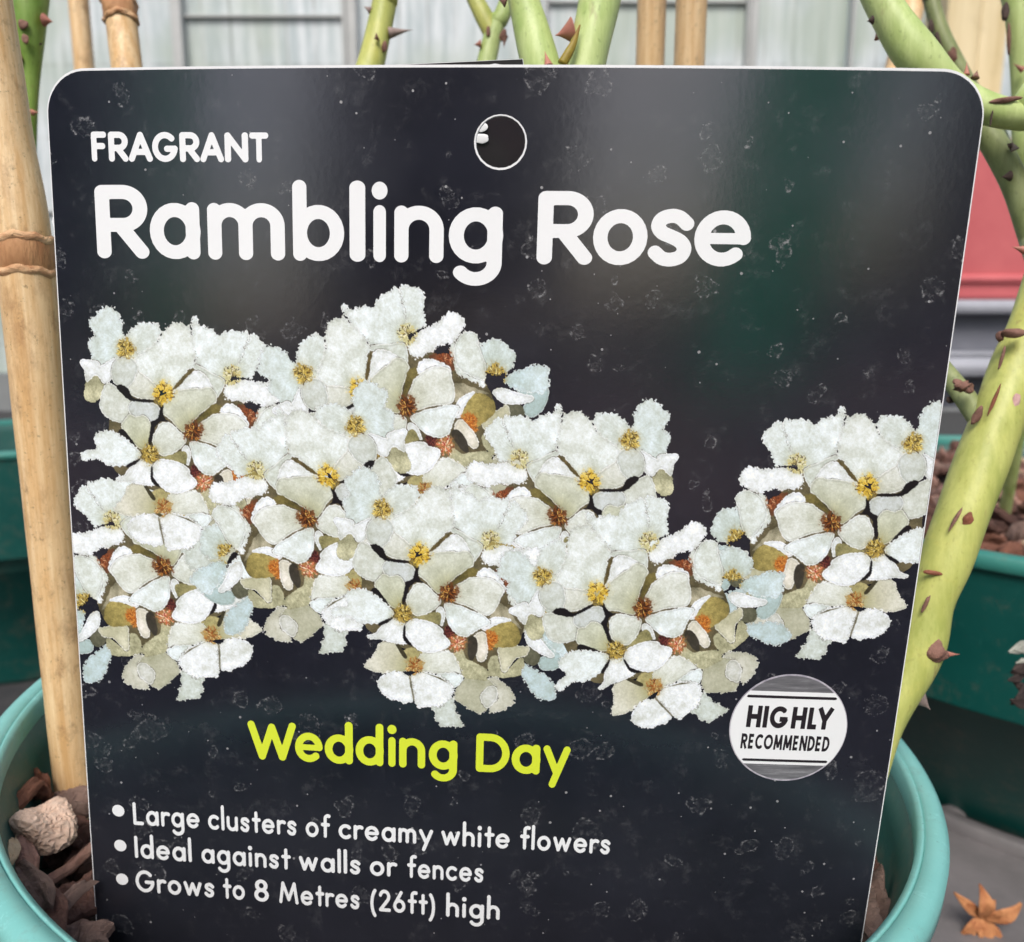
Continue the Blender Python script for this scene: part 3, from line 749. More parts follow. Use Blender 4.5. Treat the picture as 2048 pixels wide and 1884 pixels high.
GN = 1600; GX0, GY0 = -.4985, .225; GW, GH = int(.997 * GN), int(.56 * GN)
gx = GX0 + np.arange(GW + 1) / GN; gy = GY0 + np.arange(GH + 1) / GN
GX, GY = np.meshgrid(gx, gy); OUT = np.zeros(GX.shape + (3,)); OA = np.zeros(GX.shape)
for ci, m6 in enumerate(COPIES):
    M3 = np.array(m6).reshape(3, 2); iv = np.linalg.inv(M3[:2])
    q = np.stack([GX - M3[2, 0], GY - M3[2, 1]], -1) @ iv
    u = (q[..., 0] - PX0) * PS - .5; v = (q[..., 1] - PY0) * PS - .5
    ok = (u > 1) & (v > 1) & (u < PW - 3) & (v < PH - 3)
    ui = np.clip(u.astype(int), 0, PW - 2); vi = np.clip(v.astype(int), 0, PH - 2); fu = np.clip(u - ui, 0, 1)[..., None]; fv = np.clip(v - vi, 0, 1)[..., None]
    A4 = np.concatenate([RGB, ALPHA[..., None]], -1)
    s_ = (A4[vi, ui] * (1 - fu) + A4[vi, ui + 1] * fu) * (1 - fv) + (A4[vi + 1, ui] * (1 - fu) + A4[vi + 1, ui + 1] * fu) * fv
    al = np.where(ok, s_[..., 3], 0)[..., None]
    OUT = OUT * (1 - al) + s_[..., :3] * al; OA = np.maximum(OA, al[..., 0])
OUT *= 1 + 0.02 * (RNG.random(OA.shape)[..., None] - .5)
keep = (OA[:-1, :-1] + OA[1:, :-1] + OA[:-1, 1:] + OA[1:, 1:]) > 2.0
used = np.zeros(OA.shape, bool)
for a in (0, 1):
    for b in (0, 1): used[a:a + GH, b:b + GW] |= keep
idx = np.full(OA.shape, -1); idx[used] = np.arange(used.sum())
PV = card(GX[used], GY[used], 4e-5) - np.array(label['_o'])
jj, ii = np.nonzero(keep)
FQ = np.stack([idx[jj, ii], idx[jj + 1, ii], idx[jj + 1, ii + 1], idx[jj, ii + 1]], 1)
me = bpy.data.meshes.new('flower_picture')
me.vertices.add(len(PV)); me.vertices.foreach_set('co', PV.ravel())
me.loops.add(FQ.size); me.loops.foreach_set('vertex_index', FQ.ravel().astype(np.int32))
me.polygons.add(len(FQ)); me.polygons.foreach_set('loop_start', np.arange(0, FQ.size, 4, dtype=np.int32))
try: me.polygons.foreach_set('loop_total', np.full(len(FQ), 4, np.int32))
except Exception: pass
me.update(calc_edges=True)
cc = np.clip(OUT[used] / 255, 0, 1); cc = np.where(cc <= .04045, cc / 12.92, ((cc + .055) / 1.055) ** 2.4)
ca = me.color_attributes.new('ink', 'FLOAT_COLOR', 'POINT')
ca.data.foreach_set('color', np.concatenate([cc, np.ones((len(cc), 1))], 1).ravel().astype(np.float32))
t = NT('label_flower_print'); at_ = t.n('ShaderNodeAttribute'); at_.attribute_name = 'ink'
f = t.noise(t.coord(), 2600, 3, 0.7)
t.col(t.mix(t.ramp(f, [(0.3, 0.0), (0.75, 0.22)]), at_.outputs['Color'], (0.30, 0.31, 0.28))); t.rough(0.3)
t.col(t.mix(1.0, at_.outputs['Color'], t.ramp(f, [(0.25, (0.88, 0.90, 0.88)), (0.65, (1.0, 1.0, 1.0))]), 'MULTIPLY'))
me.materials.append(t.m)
fp = bpy.data.objects.new('flower_picture', me); COL.objects.link(fp); fp.parent = label

# ================================================================== SETTING
M_FLOOR = simple('dark_matting', (0.030, 0.030, 0.032), (0.05, 0.048, 0.047), 60, 0.85, 0.4, 400)
v, f = box(-30, 30, -30, 30, -0.02, 0.0)
tag(link('ground', v, f, M_FLOOR), kind='structure')

# greenhouse wall far behind: aluminium frame, rows of clouded glass strips
def glass_mat():
    t = NT('clouded_glass'); v = t.coord()
    sep = t.n('ShaderNodeSeparateXYZ'); t.l(v, sep.inputs[0]); cm = t.n('ShaderNodeCombineXYZ'); t.l(sep.outputs[0], cm.inputs[0]); t.l(sep.outputs[2], cm.inputs[1])
    br = t.n('ShaderNodeTexBrick'); br.offset = 0.0; br.inputs['Scale'].default_value = 1.0
    br.inputs['Brick Width'].default_value = 0.085; br.inputs['Row Height'].default_value = 0.21; br.inputs['Mortar Size'].default_value = 0.006; br.inputs['Mortar Smooth'].default_value = 0.6
    br.inputs['Color1'].default_value = (0.43, 0.49, 0.50, 1); br.inputs['Color2'].default_value = (0.34, 0.40, 0.415, 1); br.inputs['Mortar'].default_value = (0.27, 0.30, 0.30, 1)
    t.l(cm.outputs[0], br.inputs['Vector'])
    st = t.noise(v, 16, 6, 0.75, (2.4, 1, 0.16)); gr = t.noise(v, 2.2, 3, 0.5)
    c = t.mix(t.ramp(st, [(0.42, 0.0), (0.60, 0.9)]), br.outputs['Color'], (0.60, 0.64, 0.655))
    c = t.mix(t.ramp(gr, [(0.48, 0.0), (0.62, 0.65)]), c, (0.33, 0.39, 0.31))
    t.col(c); t.rough(0.35); return t.m
M_GLASS = glass_mat(); M_ALU = simple('dull_aluminium', (0.46, 0.47, 0.46), (0.36, 0.37, 0.36), 8, 0.45)
M_ALUD = simple('dark_aluminium', (0.16, 0.17, 0.17), (0.22, 0.23, 0.23), 8, 0.5)
WY = 2.6
gw = empty('greenhouse_wall', (0, WY, 0), 'pale clouded glass greenhouse wall with grey bars, far behind the label and stems', 'greenhouse wall')
def wx(px): return at(px, 60, 1).x / at(px, 60, 1).y * WY
bars = [-300, 360, 702, 1092, 1500, 1700, 2380]
xs = [wx(b) for b in bars]
for a, b in zip([-5.0] + xs, xs + [5.0]):
    v, f = box(a + .004, b - .004, WY + .01, WY + .018, 0.12, 2.3); link('glass_pane', v, f, M_GLASS, gw)
for i, x in enumerate(xs):
    hw = .022 if bars[i] == 702 else (.016 if bars[i] in (360, 1500) else .005)
    v, f = box(x - hw, x + hw, WY - .03, WY + .009, 0.0, 2.3); bevelled(link('glazing_bar', v, f, M_ALU, gw), .004)
    if bars[i] in (702, 1500):
        v, f = box(x - hw * .5, x - hw * .3, WY - .034, WY - .0305, 0.0, 2.3); link('bar_groove', v, f, M_ALUD, gw)
for a, b, z in ((xs[0], xs[1], 1.262), (xs[1], xs[2], 1.183), (xs[3], xs[4], 1.222), (xs[4], xs[5], 1.30), (-5, 5, .62)):
    v, f = box(a + .004, b - .004, WY - .006, WY + .0085, z - .0028, z + .0028); link('glazing_rail', v, f, M_ALU, gw)
v, f = box(-5, 5, WY - .04, WY + .04, 0, .118); link('kickboard', v, f, M_ALUD, gw)

# pale wooden post behind the bent stem
def wood(name, c1, c2, stretch, scale=60):
    t = NT(name); v = t.coord(); f_ = t.noise(v, scale, 7, 0.7, stretch)
    c = t.mix(t.ramp(f_, [(0.3, 0.0), (0.7, 1.0)]), c1, c2)
    c = t.mix(t.ramp(t.noise(v, 25, 4), [(0.55, 0.0), (0.75, 0.5)]), c, tuple(x * .72 for x in c2))
    t.col(c); t.rough(0.75); t.bump(f_, 0.2, 0.001); return t.m
M_POST = wood('weathered_pale_wood', lin((222, 208, 172)), lin((190, 172, 128)), (1, 1, .06))
pz = 0.95
a, b = at(1893, 60, pz), at(2022, 60, pz)
y = a.y; zb = at(1950, 288, pz).z
post = empty('wooden_post', ((a.x + b.x) / 2, y, zb), 'pale wooden post standing on the grey bench behind the bent green rose stem', 'post')
m_ = a.x + (b.x - a.x) * .55
v, f = box(a.x, m_ - .002, y, y + .06, zb, zb + .8); bevelled(link('board', v, f, M_POST, post), .003)
v, f = box(m_, b.x, y + .006, y + .06, zb, zb + .8); bevelled(link('board', v, f, M_POST, post), .003)
v, f = box(m_ - .002, m_, y + .012, y + .06, zb, zb + .8); link('groove', v, f, M_POST, post)

# bench carrying the post and the red planter
M_RED = simple('matt_red_plastic', lin((186, 92, 96)), lin((202, 108, 110)), 14, 0.5)
M_BENCH = simple('grey_plastic_bench', lin((96, 98, 108)), lin((112, 114, 122)), 20, 0.5)
M_BENCHL = simple('pale_bench_edge', lin((172, 174, 182)), lin((150, 152, 160)), 20, 0.4)
M_STRIP = simple('cream_strip', lin((214, 178, 150)), lin((200, 170, 140)), 30, 0.6)
by_ = 0.93
def zat(py, y): return CAM.z + y * math.tan(-PITCH - math.atan((py - 942) / 1600))
def xat(px, py, y):
    q = at(px, py, 1) - CAM; return q.x / q.y * y
bx0, bx1 = xat(1700, 600, by_), xat(2500, 600, by_)
bench = empty('bench', (bx0, by_ + .2, 0), 'grey plastic bench with pale edges under the red planter at the far right', 'bench')
zt = zat(600, by_)
v, f = box(bx0, bx1, by_ - .012, by_ + .5, zat(628, by_), zt); bevelled(link('top_edge', v, f, M_BENCHL, bench), .006)
v, f = box(bx0, bx1, by_ + .012, by_ + .5, zat(702, by_), zat(628, by_)); link('front_panel', v, f, M_BENCH, bench)
v, f = box(bx0, bx1, by_ - .004, by_ + .5, zat(712, by_), zat(703, by_)); bevelled(link('lip', v, f, M_BENCHL, bench), .002)
v, f = box(bx0, bx1, by_ - .010, by_ + .5, zat(755, by_), zat(713, by_)); bevelled(link('lower_edge', v, f, M_BENCHL, bench), .01)
v, f = box(bx0, bx1, by_ + .03, by_ + .5, zat(820, by_), zat(755, by_)); link('lower_panel', v, f, M_BENCH, bench)
for x in (bx0 + .05, bx1 - .05):
    v, f = box(x - .02, x + .02, by_ + .05, by_ + .09, 0, zat(820, by_)); link('leg', v, f, M_BENCH, bench)
red = empty('red_planter', (xat(1960, 450, by_), by_ + .1, zt), 'matt red plastic planter on the grey bench, right of the label', 'planter')
rx0, rx1 = xat(1840, 450, by_), xat(2300, 450, by_)
zr = zat(303, by_)
v = [(rx0, by_ + .01, zt + .001), (rx1, by_ + .01, zt + .001), (rx1, by_ + .20, zt + .001), (rx0, by_ + .20, zt + .001),
     (rx0 - .01, by_ - .008, zr), (rx1 + .01, by_ - .008, zr), (rx1 + .01, by_ + .22, zr), (rx0 - .01, by_ + .22, zr)]
f = [(0, 3, 2, 1), (0, 1, 5, 4), (1, 2, 6, 5), (2, 3, 7, 6), (3, 0, 4, 7), (4, 5, 6, 7)]
bevelled(link('planter_body', v, f, M_RED, red), .004)
zb0 = zat(556, by_)
v, f = box(rx0 - .004, rx1 + .004, by_ + .002, by_ + .2, zb0 - .005, zb0 + .004); bevelled(link('moulded_band', v, f, M_RED, red), .004)
v, f = box(rx0 - .012, rx1 + .012, by_ - .010, by_ + .224, zr + .0005, zr + .012); bevelled(link('rim', v, f, M_STRIP, red), .003)

# ---- pots
def pot_mat(name, c1, c2, rough=0.38):
    t = NT(name); v = t.coord()
    f_ = t.noise(v, 24, 6, 0.7); c = t.mix(t.ramp(f_, [(0.35, 0.0), (0.75, 1.0)]), c1, c2)
    c = t.mix(t.ramp(t.noise(v, 260, 6, 0.8), [(0.58, 0.0), (0.8, 0.35)]), c, tuple(min(1, x * 2 + .06) for x in c2))
    c = t.mix(t.ramp(t.noise(v, 75, 9, 0.85), [(0.51, 0.0), (0.70, 0.45)]), c, (0.16, 0.13, 0.10))
    c = t.mix(t.ramp(t.noise(v, 900, 3, 0.7), [(0.68, 0.0), (0.72, 0.5)]), c, (0.05, 0.035, 0.028))
    t.col(c); t.rough(t.math('MULTIPLY_ADD', f_, 0.25, rough - .1)); t.bump(t.noise(v, 700, 3), 0.05, 0.0005); return t.m
M_POT = pot_mat('dark_green_pot_plastic', (0.002, 0.060, 0.052), (0.004, 0.078, 0.066))
M_POTIN = pot_mat('pot_inner_wall', (0.012, 0.085, 0.070), (0.030, 0.110, 0.092), 0.45)
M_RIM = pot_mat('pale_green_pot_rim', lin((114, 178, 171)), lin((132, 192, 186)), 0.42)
M_RIM2 = pot_mat('mid_green_pot_rim', lin((52, 128, 118)), lin((70, 142, 132)), 0.42)
M_SOIL = simple('potting_mix', (0.012, 0.008, 0.007), (0.045, 0.028, 0.022), 420, 0.9, 0.9, 700)
def make_pot(center, ex, ey, ez, rad, height, lip, collar, label, soil, rim_m, cat='plant pot', taper=.78):
    base = center - ez * height
    p = empty('plant_pot', base, label, cat, 'green plastic plant pots')
    ro = rad - lip * .45
    rb = rad * taper
    body = [(rb * .2, -height), (rb, -height), (rb + .001, -height + .003), (ro - .006 - collar * .05, -collar - .003), (ro - .0015, -collar - .0005), (ro - .0015, -collar), (ro, -.004)]
    inner = [(ro - .0005, -.0042), (rad - lip, -.0045), (rad - lip - .002, -.01), (rad - lip - .004, -collar), (rad - lip - .007, -collar - .003), (rb - .004, -height + .004), (rb * .2, -height + .004)]
    V, F = lathe(body, center, ex, ey, ez, 128); link('pot_wall', V, F, M_POT, p, True)
    V, F = lathe(inner, center, ex, ey, ez, 128); link('inner_wall', V, F, M_POTIN, p, True)
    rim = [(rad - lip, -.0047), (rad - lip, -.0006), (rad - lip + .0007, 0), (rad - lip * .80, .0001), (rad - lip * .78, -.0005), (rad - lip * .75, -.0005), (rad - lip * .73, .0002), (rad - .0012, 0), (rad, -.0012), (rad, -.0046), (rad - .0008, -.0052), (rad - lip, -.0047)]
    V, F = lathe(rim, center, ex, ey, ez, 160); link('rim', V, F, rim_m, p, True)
    # soil surface
    bm = bmesh.new(); rs = random.Random(int(rad * 1e5)); rr = rad - lip - .005
    V = [center - ez * soil]; F = []
    rings, segs = 16, 56
    for i in range(1, rings + 1):
        for j in range(segs):
            a = 2 * math.pi * j / segs; r = rr * i / rings
            V.append(center + ex * (r * math.cos(a)) + ey * (r * math.sin(a)) - ez * (soil + rs.uniform(-.002, .002)))
    for j in range(segs): F.append((0, 1 + j, 1 + (j + 1) % segs))
    for i in range(rings - 1):
        for j in range(segs):
            a, b = 1 + i * segs + j, 1 + i * segs + (j + 1) % segs; F.append((a, a + segs, b + segs, b))
    bm.free()
    return p, (V, F)
roll = R(4); c_, s_ = math.cos(roll), math.sin(roll)
e1 = c_ * RT + s_ * DN; e2 = -s_ * RT + c_ * DN
PU = -(sp_ * FW + cp_ * e2); PF = cp_ * FW - sp_ * e2
FR = .095; FC = CAM + FR * (-.056 * e1 + 1.765 * PF - .856 * PU)
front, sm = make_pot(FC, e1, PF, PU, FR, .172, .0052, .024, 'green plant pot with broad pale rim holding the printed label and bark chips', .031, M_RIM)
tag(link('potting_mix', *sm, M_SOIL, None, False, FC - PU * .031), 'dark damp potting mix filling the front pot round the label', 'potting mix', kind='stuff')
ex, ey, ez = Vector((1, 0, 0)), Vector((0, 1, 0)), Vector((0, 0, 1))
lc = Vector((-.395, .640, .175))
pl, sm = make_pot(lc, ex, ey, ez, .118, .175, .004, .075, 'dark green plant pot behind the leaning bamboo cane at the left', .05, M_RIM2)
tag(link('potting_mix', *sm, M_SOIL, None, False, lc - ez * .05), 'dark potting mix low inside the left rear pot', 'potting mix', kind='stuff')
rc = Vector((.238, .322, .195))
pr, sm = make_pot(rc, ex, ey, ez, .150, .1055, .0042, .048, 'large dark green plant pot of bark chips behind the thick right stem', .014, M_RIM2, taper=.72)
tag(link('potting_mix', *sm, M_SOIL, None, False, rc - ez * .014), 'dark potting mix under the bark in the right rear pot', 'potting mix', kind='stuff')
# grey tray under the right pot
M_TRAY = simple('grey_tray_plastic', lin((104, 101, 102)), lin((124, 120, 121)), 60, 0.45, 0.1, 500)
tr = empty('grey_tray', (.30, .36, 0), 'upturned grey plastic tray carrying the large right pot', 'tray')
tz = .0895
v, f = box(.115, .62, .10, .70, 0, tz); bevelled(link('tray_top', v, f, M_TRAY, tr), .004)
V, F = lathe([(.112, -.0005), (.112, .0035), (.1135, .0045), (.1165, .0045), (.118, .0035), (.118, -.0005)], Vector((rc.x, rc.y, tz)), ex, ey, ez, 128)
link('raised_ring', V, F, M_TRAY, tr, True)
g0 = at(1990, 1800, .25); 
V, F = tube([Vector((.118, .246, tz + .001)), Vector((.150, .252, tz + .0015)), Vector((.19, .262, tz + .0015)), Vector((.26, .272, tz + .001))], [.0028, .0032, .0032, .003], 8, 10)
link('raised_rib', V, F, M_TRAY, tr, True)

# ---- bark
def bark_mat(name, c1, c2, scale=260):
    t = NT(name); v = t.coord()
    f_ = t.noise(v, scale, 8, 0.75, (0.35, 1.2, 1)); g = t.noise(v, 90, 5, 0.6)
    c = t.mix(t.ramp(f_, [(0.32, 0.0), (0.66, 1.0)]), c1, c2)
    c = t.mix(t.ramp(g, [(0.45, 0.0), (0.7, 0.65)]), c, tuple(x * .35 for x in c1))
    t.col(c); t.rough(0.82); t.bump(f_, 0.8, 0.0012); return t.m
BARK = {'dark': bark_mat('bark_dark', (0.085, 0.038, 0.028), (0.180, 0.090, 0.066)),
        'red': bark_mat('bark_reddish', (0.17, 0.062, 0.036), (0.30, 0.135, 0.085)),
        'grey': bark_mat('bark_grey', (0.150, 0.092, 0.074), (0.27, 0.180, 0.145)),
        'pink': bark_mat('bark_pinkish', (0.27, 0.135, 0.100), (0.42, 0.245, 0.19)),
        'tan': bark_mat('bark_tan', (0.74, 0.49, 0.36), (0.88, 0.68, 0.54), 900),
        'pale': bark_mat('bark_pale_wood', (0.52, 0.37, 0.23), (0.66, 0.52, 0.36))}
def on_plane(px, py, C, U, drop):
    d = (at(px, py, 1) - CAM); P0 = C - U * drop
    return CAM + d * ((P0 - CAM).dot(U) / d.dot(U))
GRP = 'bark chips in the front pot'; nchip = [0]
def chip(p, size, rz, tilt, kind, label, grp, U=None, F_=None):
    nchip[0] += 1
    rot = Euler((tilt[0], tilt[1], rz), 'XYZ')
    V, F = chip_mesh(p, size, rot, nchip[0] * 13)
    return tag(link('bark_chip', V, F, BARK[kind], None, False, p), label, 'bark chip', grp)
def fchip(px, py, size, rz, tilt, kind, label, drop=.016):
    return chip(on_plane(px, py, FC, PU, drop), size, R(rz), (R(tilt[0]), R(tilt[1])), kind, label, GRP)
p = on_plane(84, 1660, FC, PU, .012)
V, F = blob(p, (.0056, .0050, .0050), 5, .42, 5, grain=.05); tag(link('bark_chip', V, F, BARK['tan'], None, False, p), 'pale tan crumbly chunk on top of the bark, left of the label', 'bark chip', GRP)
fchip(26, 1612, (.0125, .0036, .0026), 70, (8, -10), 'red', 'long reddish brown bark strip leaning on the pot wall left of the tan chunk', .011)
fchip(74, 1578, (.0066, .0054, .0040), -20, (25, 8), 'red', 'curled orange brown bark piece just above the tan chunk', .013)
fchip(12, 1714, (.0098, .0032, .0020), -66, (14, 0), 'pale', 'pale cream wood splinter against the pot rim at the far left', .009)
fchip(50, 1726, (.0092, .0052, .0030), -48, (0, 12), 'pink', 'dull pink bark piece between the cream splinter and the grey splinter', .013)
fchip(68, 1772, (.0112, .0044, .0028), -40, (6, 12), 'grey', 'grey brown splintered bark piece with frayed end near the front rim', .012)
fchip(137, 1732, (.0150, .0036, .0024), 56, (0, -12), 'pink', 'long pinkish bark sliver slanting down beside the label', .018)
fchip(140, 1612, (.0105, .0080, .0034), 15, (14, 6), 'grey', 'greyish bark flake at the foot of the bamboo cane', .017)
fchip(112, 1500, (.0130, .0110, .0050), 70, (38, 0), 'pink', 'purplish brown bark slab standing behind the bamboo cane foot', .016)
fchip(96, 1470, (.0120, .0120, .0020), 4, (70, 0), 'dark', 'dark bark plate with straight top edge against the inner pot wall', .018)
fchip(168, 1728, (.0085, .0065, .0044), 80, (14, 8), 'dark', 'ridged dark bark lump tucked against the label edge', .022)
fchip(150, 1812, (.0105, .0085, .0044), 60, (8, -8), 'dark', 'wrinkled near-black bark lump low beside the label edge', .022)
fchip(126, 1812, (.0105, .0018, .0018), 66, (0, -8), 'grey', 'thin brown bark stick beside the wrinkled lump', .016)
fchip(162, 1872, (.0095, .0070, .0034), 10, (8, 0), 'grey', 'grey bark flake at the bottom edge left of the label', .022)
fchip(98, 1832, (.0120, .0060, .0030), -50, (0, 14), 'dark', 'dark brown bark flake by the front rim under the grey splinter', .015)
fchip(50, 1662, (.0100, .0060, .0035), 20, (0, 10), 'dark', 'dark bark piece half under the tan chunk beside the pot wall', .016)
fchip(150, 1668, (.0090, .0070, .0040), -30, (10, 10), 'dark', 'dark brown bark lump right of the tan chunk, beside the label', .020)
fchip(1742, 1832, (.0165, .0085, .0060), 72, (24, -8), 'grey', 'weathered brown bark chunk right of the label beside the inner wall', .016)
fchip(1752, 1735, (.0110, .0080, .0050), 30, (24, 8), 'dark', 'dark bark piece behind the weathered chunk, right of the label', .020)
rs = random.Random(4)
for k in range(260):
    a = rs.uniform(0, 6.283); r = FR * .87 * math.sqrt(rs.uniform(.05, 1))
    q = FC + e1 * (r * math.cos(a)) + PF * (r * math.sin(a)) - PU * rs.uniform(.023, .029)
    lx = (q - CAM).dot(RT) / (q - CAM).dot(FW) * 1600 + 1024; ly = (q - CAM).dot(DN) / (q - CAM).dot(FW) * 1600 + 942
    if not ((lx < 150 or lx > 1765 or (q - CAM).dot(FW) > .152) and (lx < 240 or lx > 1690) and ly < 1900 and (q - CAM).dot(FW) > .128): continue
    chip(q, (rs.uniform(.005, .011), rs.uniform(.003, .006), rs.uniform(.002, .004)), rs.uniform(0, 6.28), (rs.uniform(-.35, .35), rs.uniform(-.35, .35)), rs.choice(['dark', 'dark', 'dark', 'red', 'grey']), 'small brown bark chip among the larger bark pieces in the front pot', GRP)
GR2 = 'bark chips in the right pot'
for k in range(520):
    a = rs.uniform(1.3, 5.2); r = .150 * .93 * math.sqrt(rs.uniform(.0, 1))
    q = rc + Vector((r * math.cos(a), r * math.sin(a), -rs.uniform(.005, .015)))
    lx = (q - CAM).dot(RT) / (q - CAM).dot(FW) * 1600 + 1024; ly = (q - CAM).dot(DN) / (q - CAM).dot(FW) * 1600 + 942
    if not (1800 < lx < 2260 and 820 < ly < 1230): continue
    chip(q, (rs.uniform(.008, .019), rs.uniform(.005, .010), rs.uniform(.003, .006)), rs.uniform(0, 6.28), (rs.uniform(-.7, .7), rs.uniform(-.6, .6)), rs.choice(['dark', 'dark', 'red', 'pink', 'pink', 'grey', 'pale']), 'bark chip lying in the large right rear pot behind the thick stem', GR2)

# ---- bamboo canes
def cane_mat():
    t = NT('bamboo'); v = t.coord()
    f_ = t.noise(v, 620, 7, 0.75, (1, 1, .05)); g = t.noise(v, 105, 7, 0.78, (1, 1, .45))
    c = t.mix(t.ramp(f_, [(0.36, 0.0), (0.62, 1.0)]), lin((240, 212, 168)), lin((214, 172, 118)))
    c = t.mix(t.ramp(g, [(0.50, 0.0), (0.68, 0.62)]), c, lin((158, 112, 70)))
    c = t.mix(t.ramp(t.noise(v, 900, 4, 0.8), [(0.60, 0.0), (0.68, 0.6)]), c, lin((104, 72, 44)))
    c = t.mix(t.ramp(t.noise(v, 190, 8, 0.8, (1, 1, .6)), [(0.54, 0.0), (0.68, 0.6)]), c, lin((128, 88, 56)))
    t.col(c); t.rough(0.5); t.bump(f_, 0.12, 0.0005); return t.m
M_CANE = cane_mat(); M_NODE = simple('bamboo_node', lin((234, 196, 152)), lin((176, 122, 82)), 330, 0.7, 0.7, 600, (1, 1, 2.2))
M_NODEMID = simple('bamboo_node_ring', lin((206, 158, 112)), lin((150, 102, 66)), 380, 0.65, 0.5, 600, (1, 1, .25))
M_ROT = simple('damp_cane_foot', lin((150, 78, 34)), lin((110, 52, 24)), 300, 0.7)
def cane(pts, rad, label, nodes=(), knobbly=0.0):
    o = empty('bamboo_cane', pts[0], label, 'bamboo cane', 'bamboo canes')
    V, F = tube(pts, [rad] * len(pts) if not hasattr(rad, '__len__') else rad, 14, 24, .012)
    link('cane_shaft', V, F, M_CANE, o, True)
    L = [0]
    for a, b in zip(pts, pts[1:]): L.append(L[-1] + (b - a).length)
    for p, d, r in nodes:
        d = d.normalized()
        N = d.orthogonal().normalized(); B = d.cross(N); sg = 44
        def band(prof, m_, nm):
            V = []; F = []
            for i, (h, k) in enumerate(prof):
                for j in range(sg):
                    a = 2 * math.pi * j / sg; inn_ = 0 < i < len(prof) - 1
                    kk = k + (knobbly * (math.sin(a * 4 + h * 7) * .5 + math.sin(a * 7 - h * 11) * .5) + .010 * math.sin(a * 9 + i * 2.1) + .008 * math.sin(a * 17 + i) if inn_ else 0)
                    V.append(p + d * ((h + .03 * math.sin(a * 3 + 1) + .02 * math.sin(a * 8)) * r * 2) + (N * math.cos(a) + B * math.sin(a)) * (r * kk))
            for i in range(len(prof) - 1):
                for j in range(sg):
                    a, b = i * sg + j, i * sg + (j + 1) % sg; F.append((a, b, b + sg, a + sg))
            link(nm, V, F, m_, o, True)
        band([(-.30, .99), (-.27, 1.045), (-.22, 1.085), (-.17, 1.06), (-.13, 1.0)], M_NODE, 'node_ridge')
        band([(-.16, .99), (-.12, 1.03), (.1, 1.02), (.3, 1.035), (.36, .99)], M_NODEMID, 'node_ring')
        band([(.30, .99), (.34, 1.06), (.39, 1.095), (.44, 1.05), (.47, .99)], M_NODE, 'node_ridge')
    return o
b0 = at(158, 1600, .164); t0 = at(50, 520, .1445); dr = (t0 - b0); u0 = at(-34, 0, .138)
c1 = cane([b0 - dr * .12, b0, b0 + dr * .5, t0, t0 + (u0 - t0) * .5, u0, u0 + (u0 - t0) * .5], [.0042, .0043, .0044, .0047, .0045, .0045, .0045], 'leaning bamboo cane in front at the left, with a dark ringed node beside the label', [(t0, dr, .00475)])
for q_, rx_, rz_, sd_ in ((at(166, 1556, .1628), .0013, .0038, 101), (at(158, 1578, .1610), .0012, .0026, 102), (at(170, 1530, .1640), .0008, .0030, 103)):
    V, F = blob(q_, (rx_, .0009, rz_), sd_, .35, 4, grain=.03); link('rotten_stain', V, F, M_ROT, c1, True)
b1 = at(404, 1385, .19); t1 = at(245, 62, .2); dr = t1 - b1
cane([b1 - dr * .1, b1, t1, t1 + dr * .4], .0037, 'bamboo cane with a knobbly node just above the top left of the label', [(at(241, 28, .2), dr, .0039)], .10)
q = at(163, 60, .36)
cane([Vector((q.x, q.y, -.02)), Vector((q.x, q.y, .3)), Vector((q.x - .001, q.y, .7))], .0043, 'slim smooth bamboo cane farther back, left of the knobbly cane')
for px, wpx, z, lb in ((1302, 58, .232, 'left one of the two upright bamboo canes above the middle of the label'), (1381, 62, .218, 'right one of the two upright bamboo canes above the middle of the label')):
    q = at(px, 60, z)
    cane([Vector((q.x - .001, q.y, .10)), Vector((q.x, q.y, q.z)), Vector((q.x + .0005, q.y, q.z + .25))], wpx / 1600 * z / 2, lb)
q0, q1 = at(1826, 0, .30), at(1795, 140, .30); d = q0 - q1
cane([Vector((.135, .312, .17)), q1 - d * 1.0, q1, q0, q0 + d * 3], .0046, 'orange tinted bamboo cane half hidden behind the bent green stem')

# ---- rose stems
def stem_mat(name, c1, c2, c3, blotch):
    t = NT(name); v = t.coord()
    f_ = t.noise(v, 110, 6, 0.65, (1, 1, .45)); g = t.noise(v, 1300, 4, 0.7); h = t.noise(v, 60, 5, 0.7)
    c = t.mix(t.ramp(f_, [(0.32, 0.0), (0.70, 1.0)]), c1, c2)
    c = t.mix(t.ramp(h, [(0.52, 0.0), (0.74, 0.8)]), c, c3)
    c = t.mix(t.ramp(t.noise(v, 1500, 2, 0.5, (1, 1, .5)), [(0.63, 0.0), (0.70, 0.4)]), c, tuple(x * .45 for x in c3))
    c = t.mix(t.ramp(t.noise(v, 420, 6, 0.7, (1, 1, .12)), [(0.42, 0.0), (0.66, 0.45)]), c, tuple(min(.8, x * 1.25 + .06) for x in c1))
    c = t.mix(t.ramp(t.noise(v, 85, 5, 0.75, (1, 1, .35)), [(0.60, 0.0), (0.66, blotch)]), c, lin((132, 96, 76)))
    t.col(c); t.rough(0.46); t.bump(t.noise(v, 700, 5, 0.7, (1, 1, .4)), 0.25, 0.0004)
    t.b.inputs['Subsurface Weight'].default_value = 0.0
    return t.m
M_STEM = stem_mat('rose_stem_yellow_green', lin((186, 188, 104)), lin((156, 166, 84)), lin((200, 194, 98)), 0.75)
M_STEMG = stem_mat('rose_stem_fresh_green', lin((184, 198, 132)), lin((160, 182, 104)), lin((138, 166, 78)), 0.35)
M_STEMD = stem_mat('rose_stem_dull_green', lin((140, 148, 100)), lin((112, 124, 78)), lin((92, 100, 64)), 0.9)
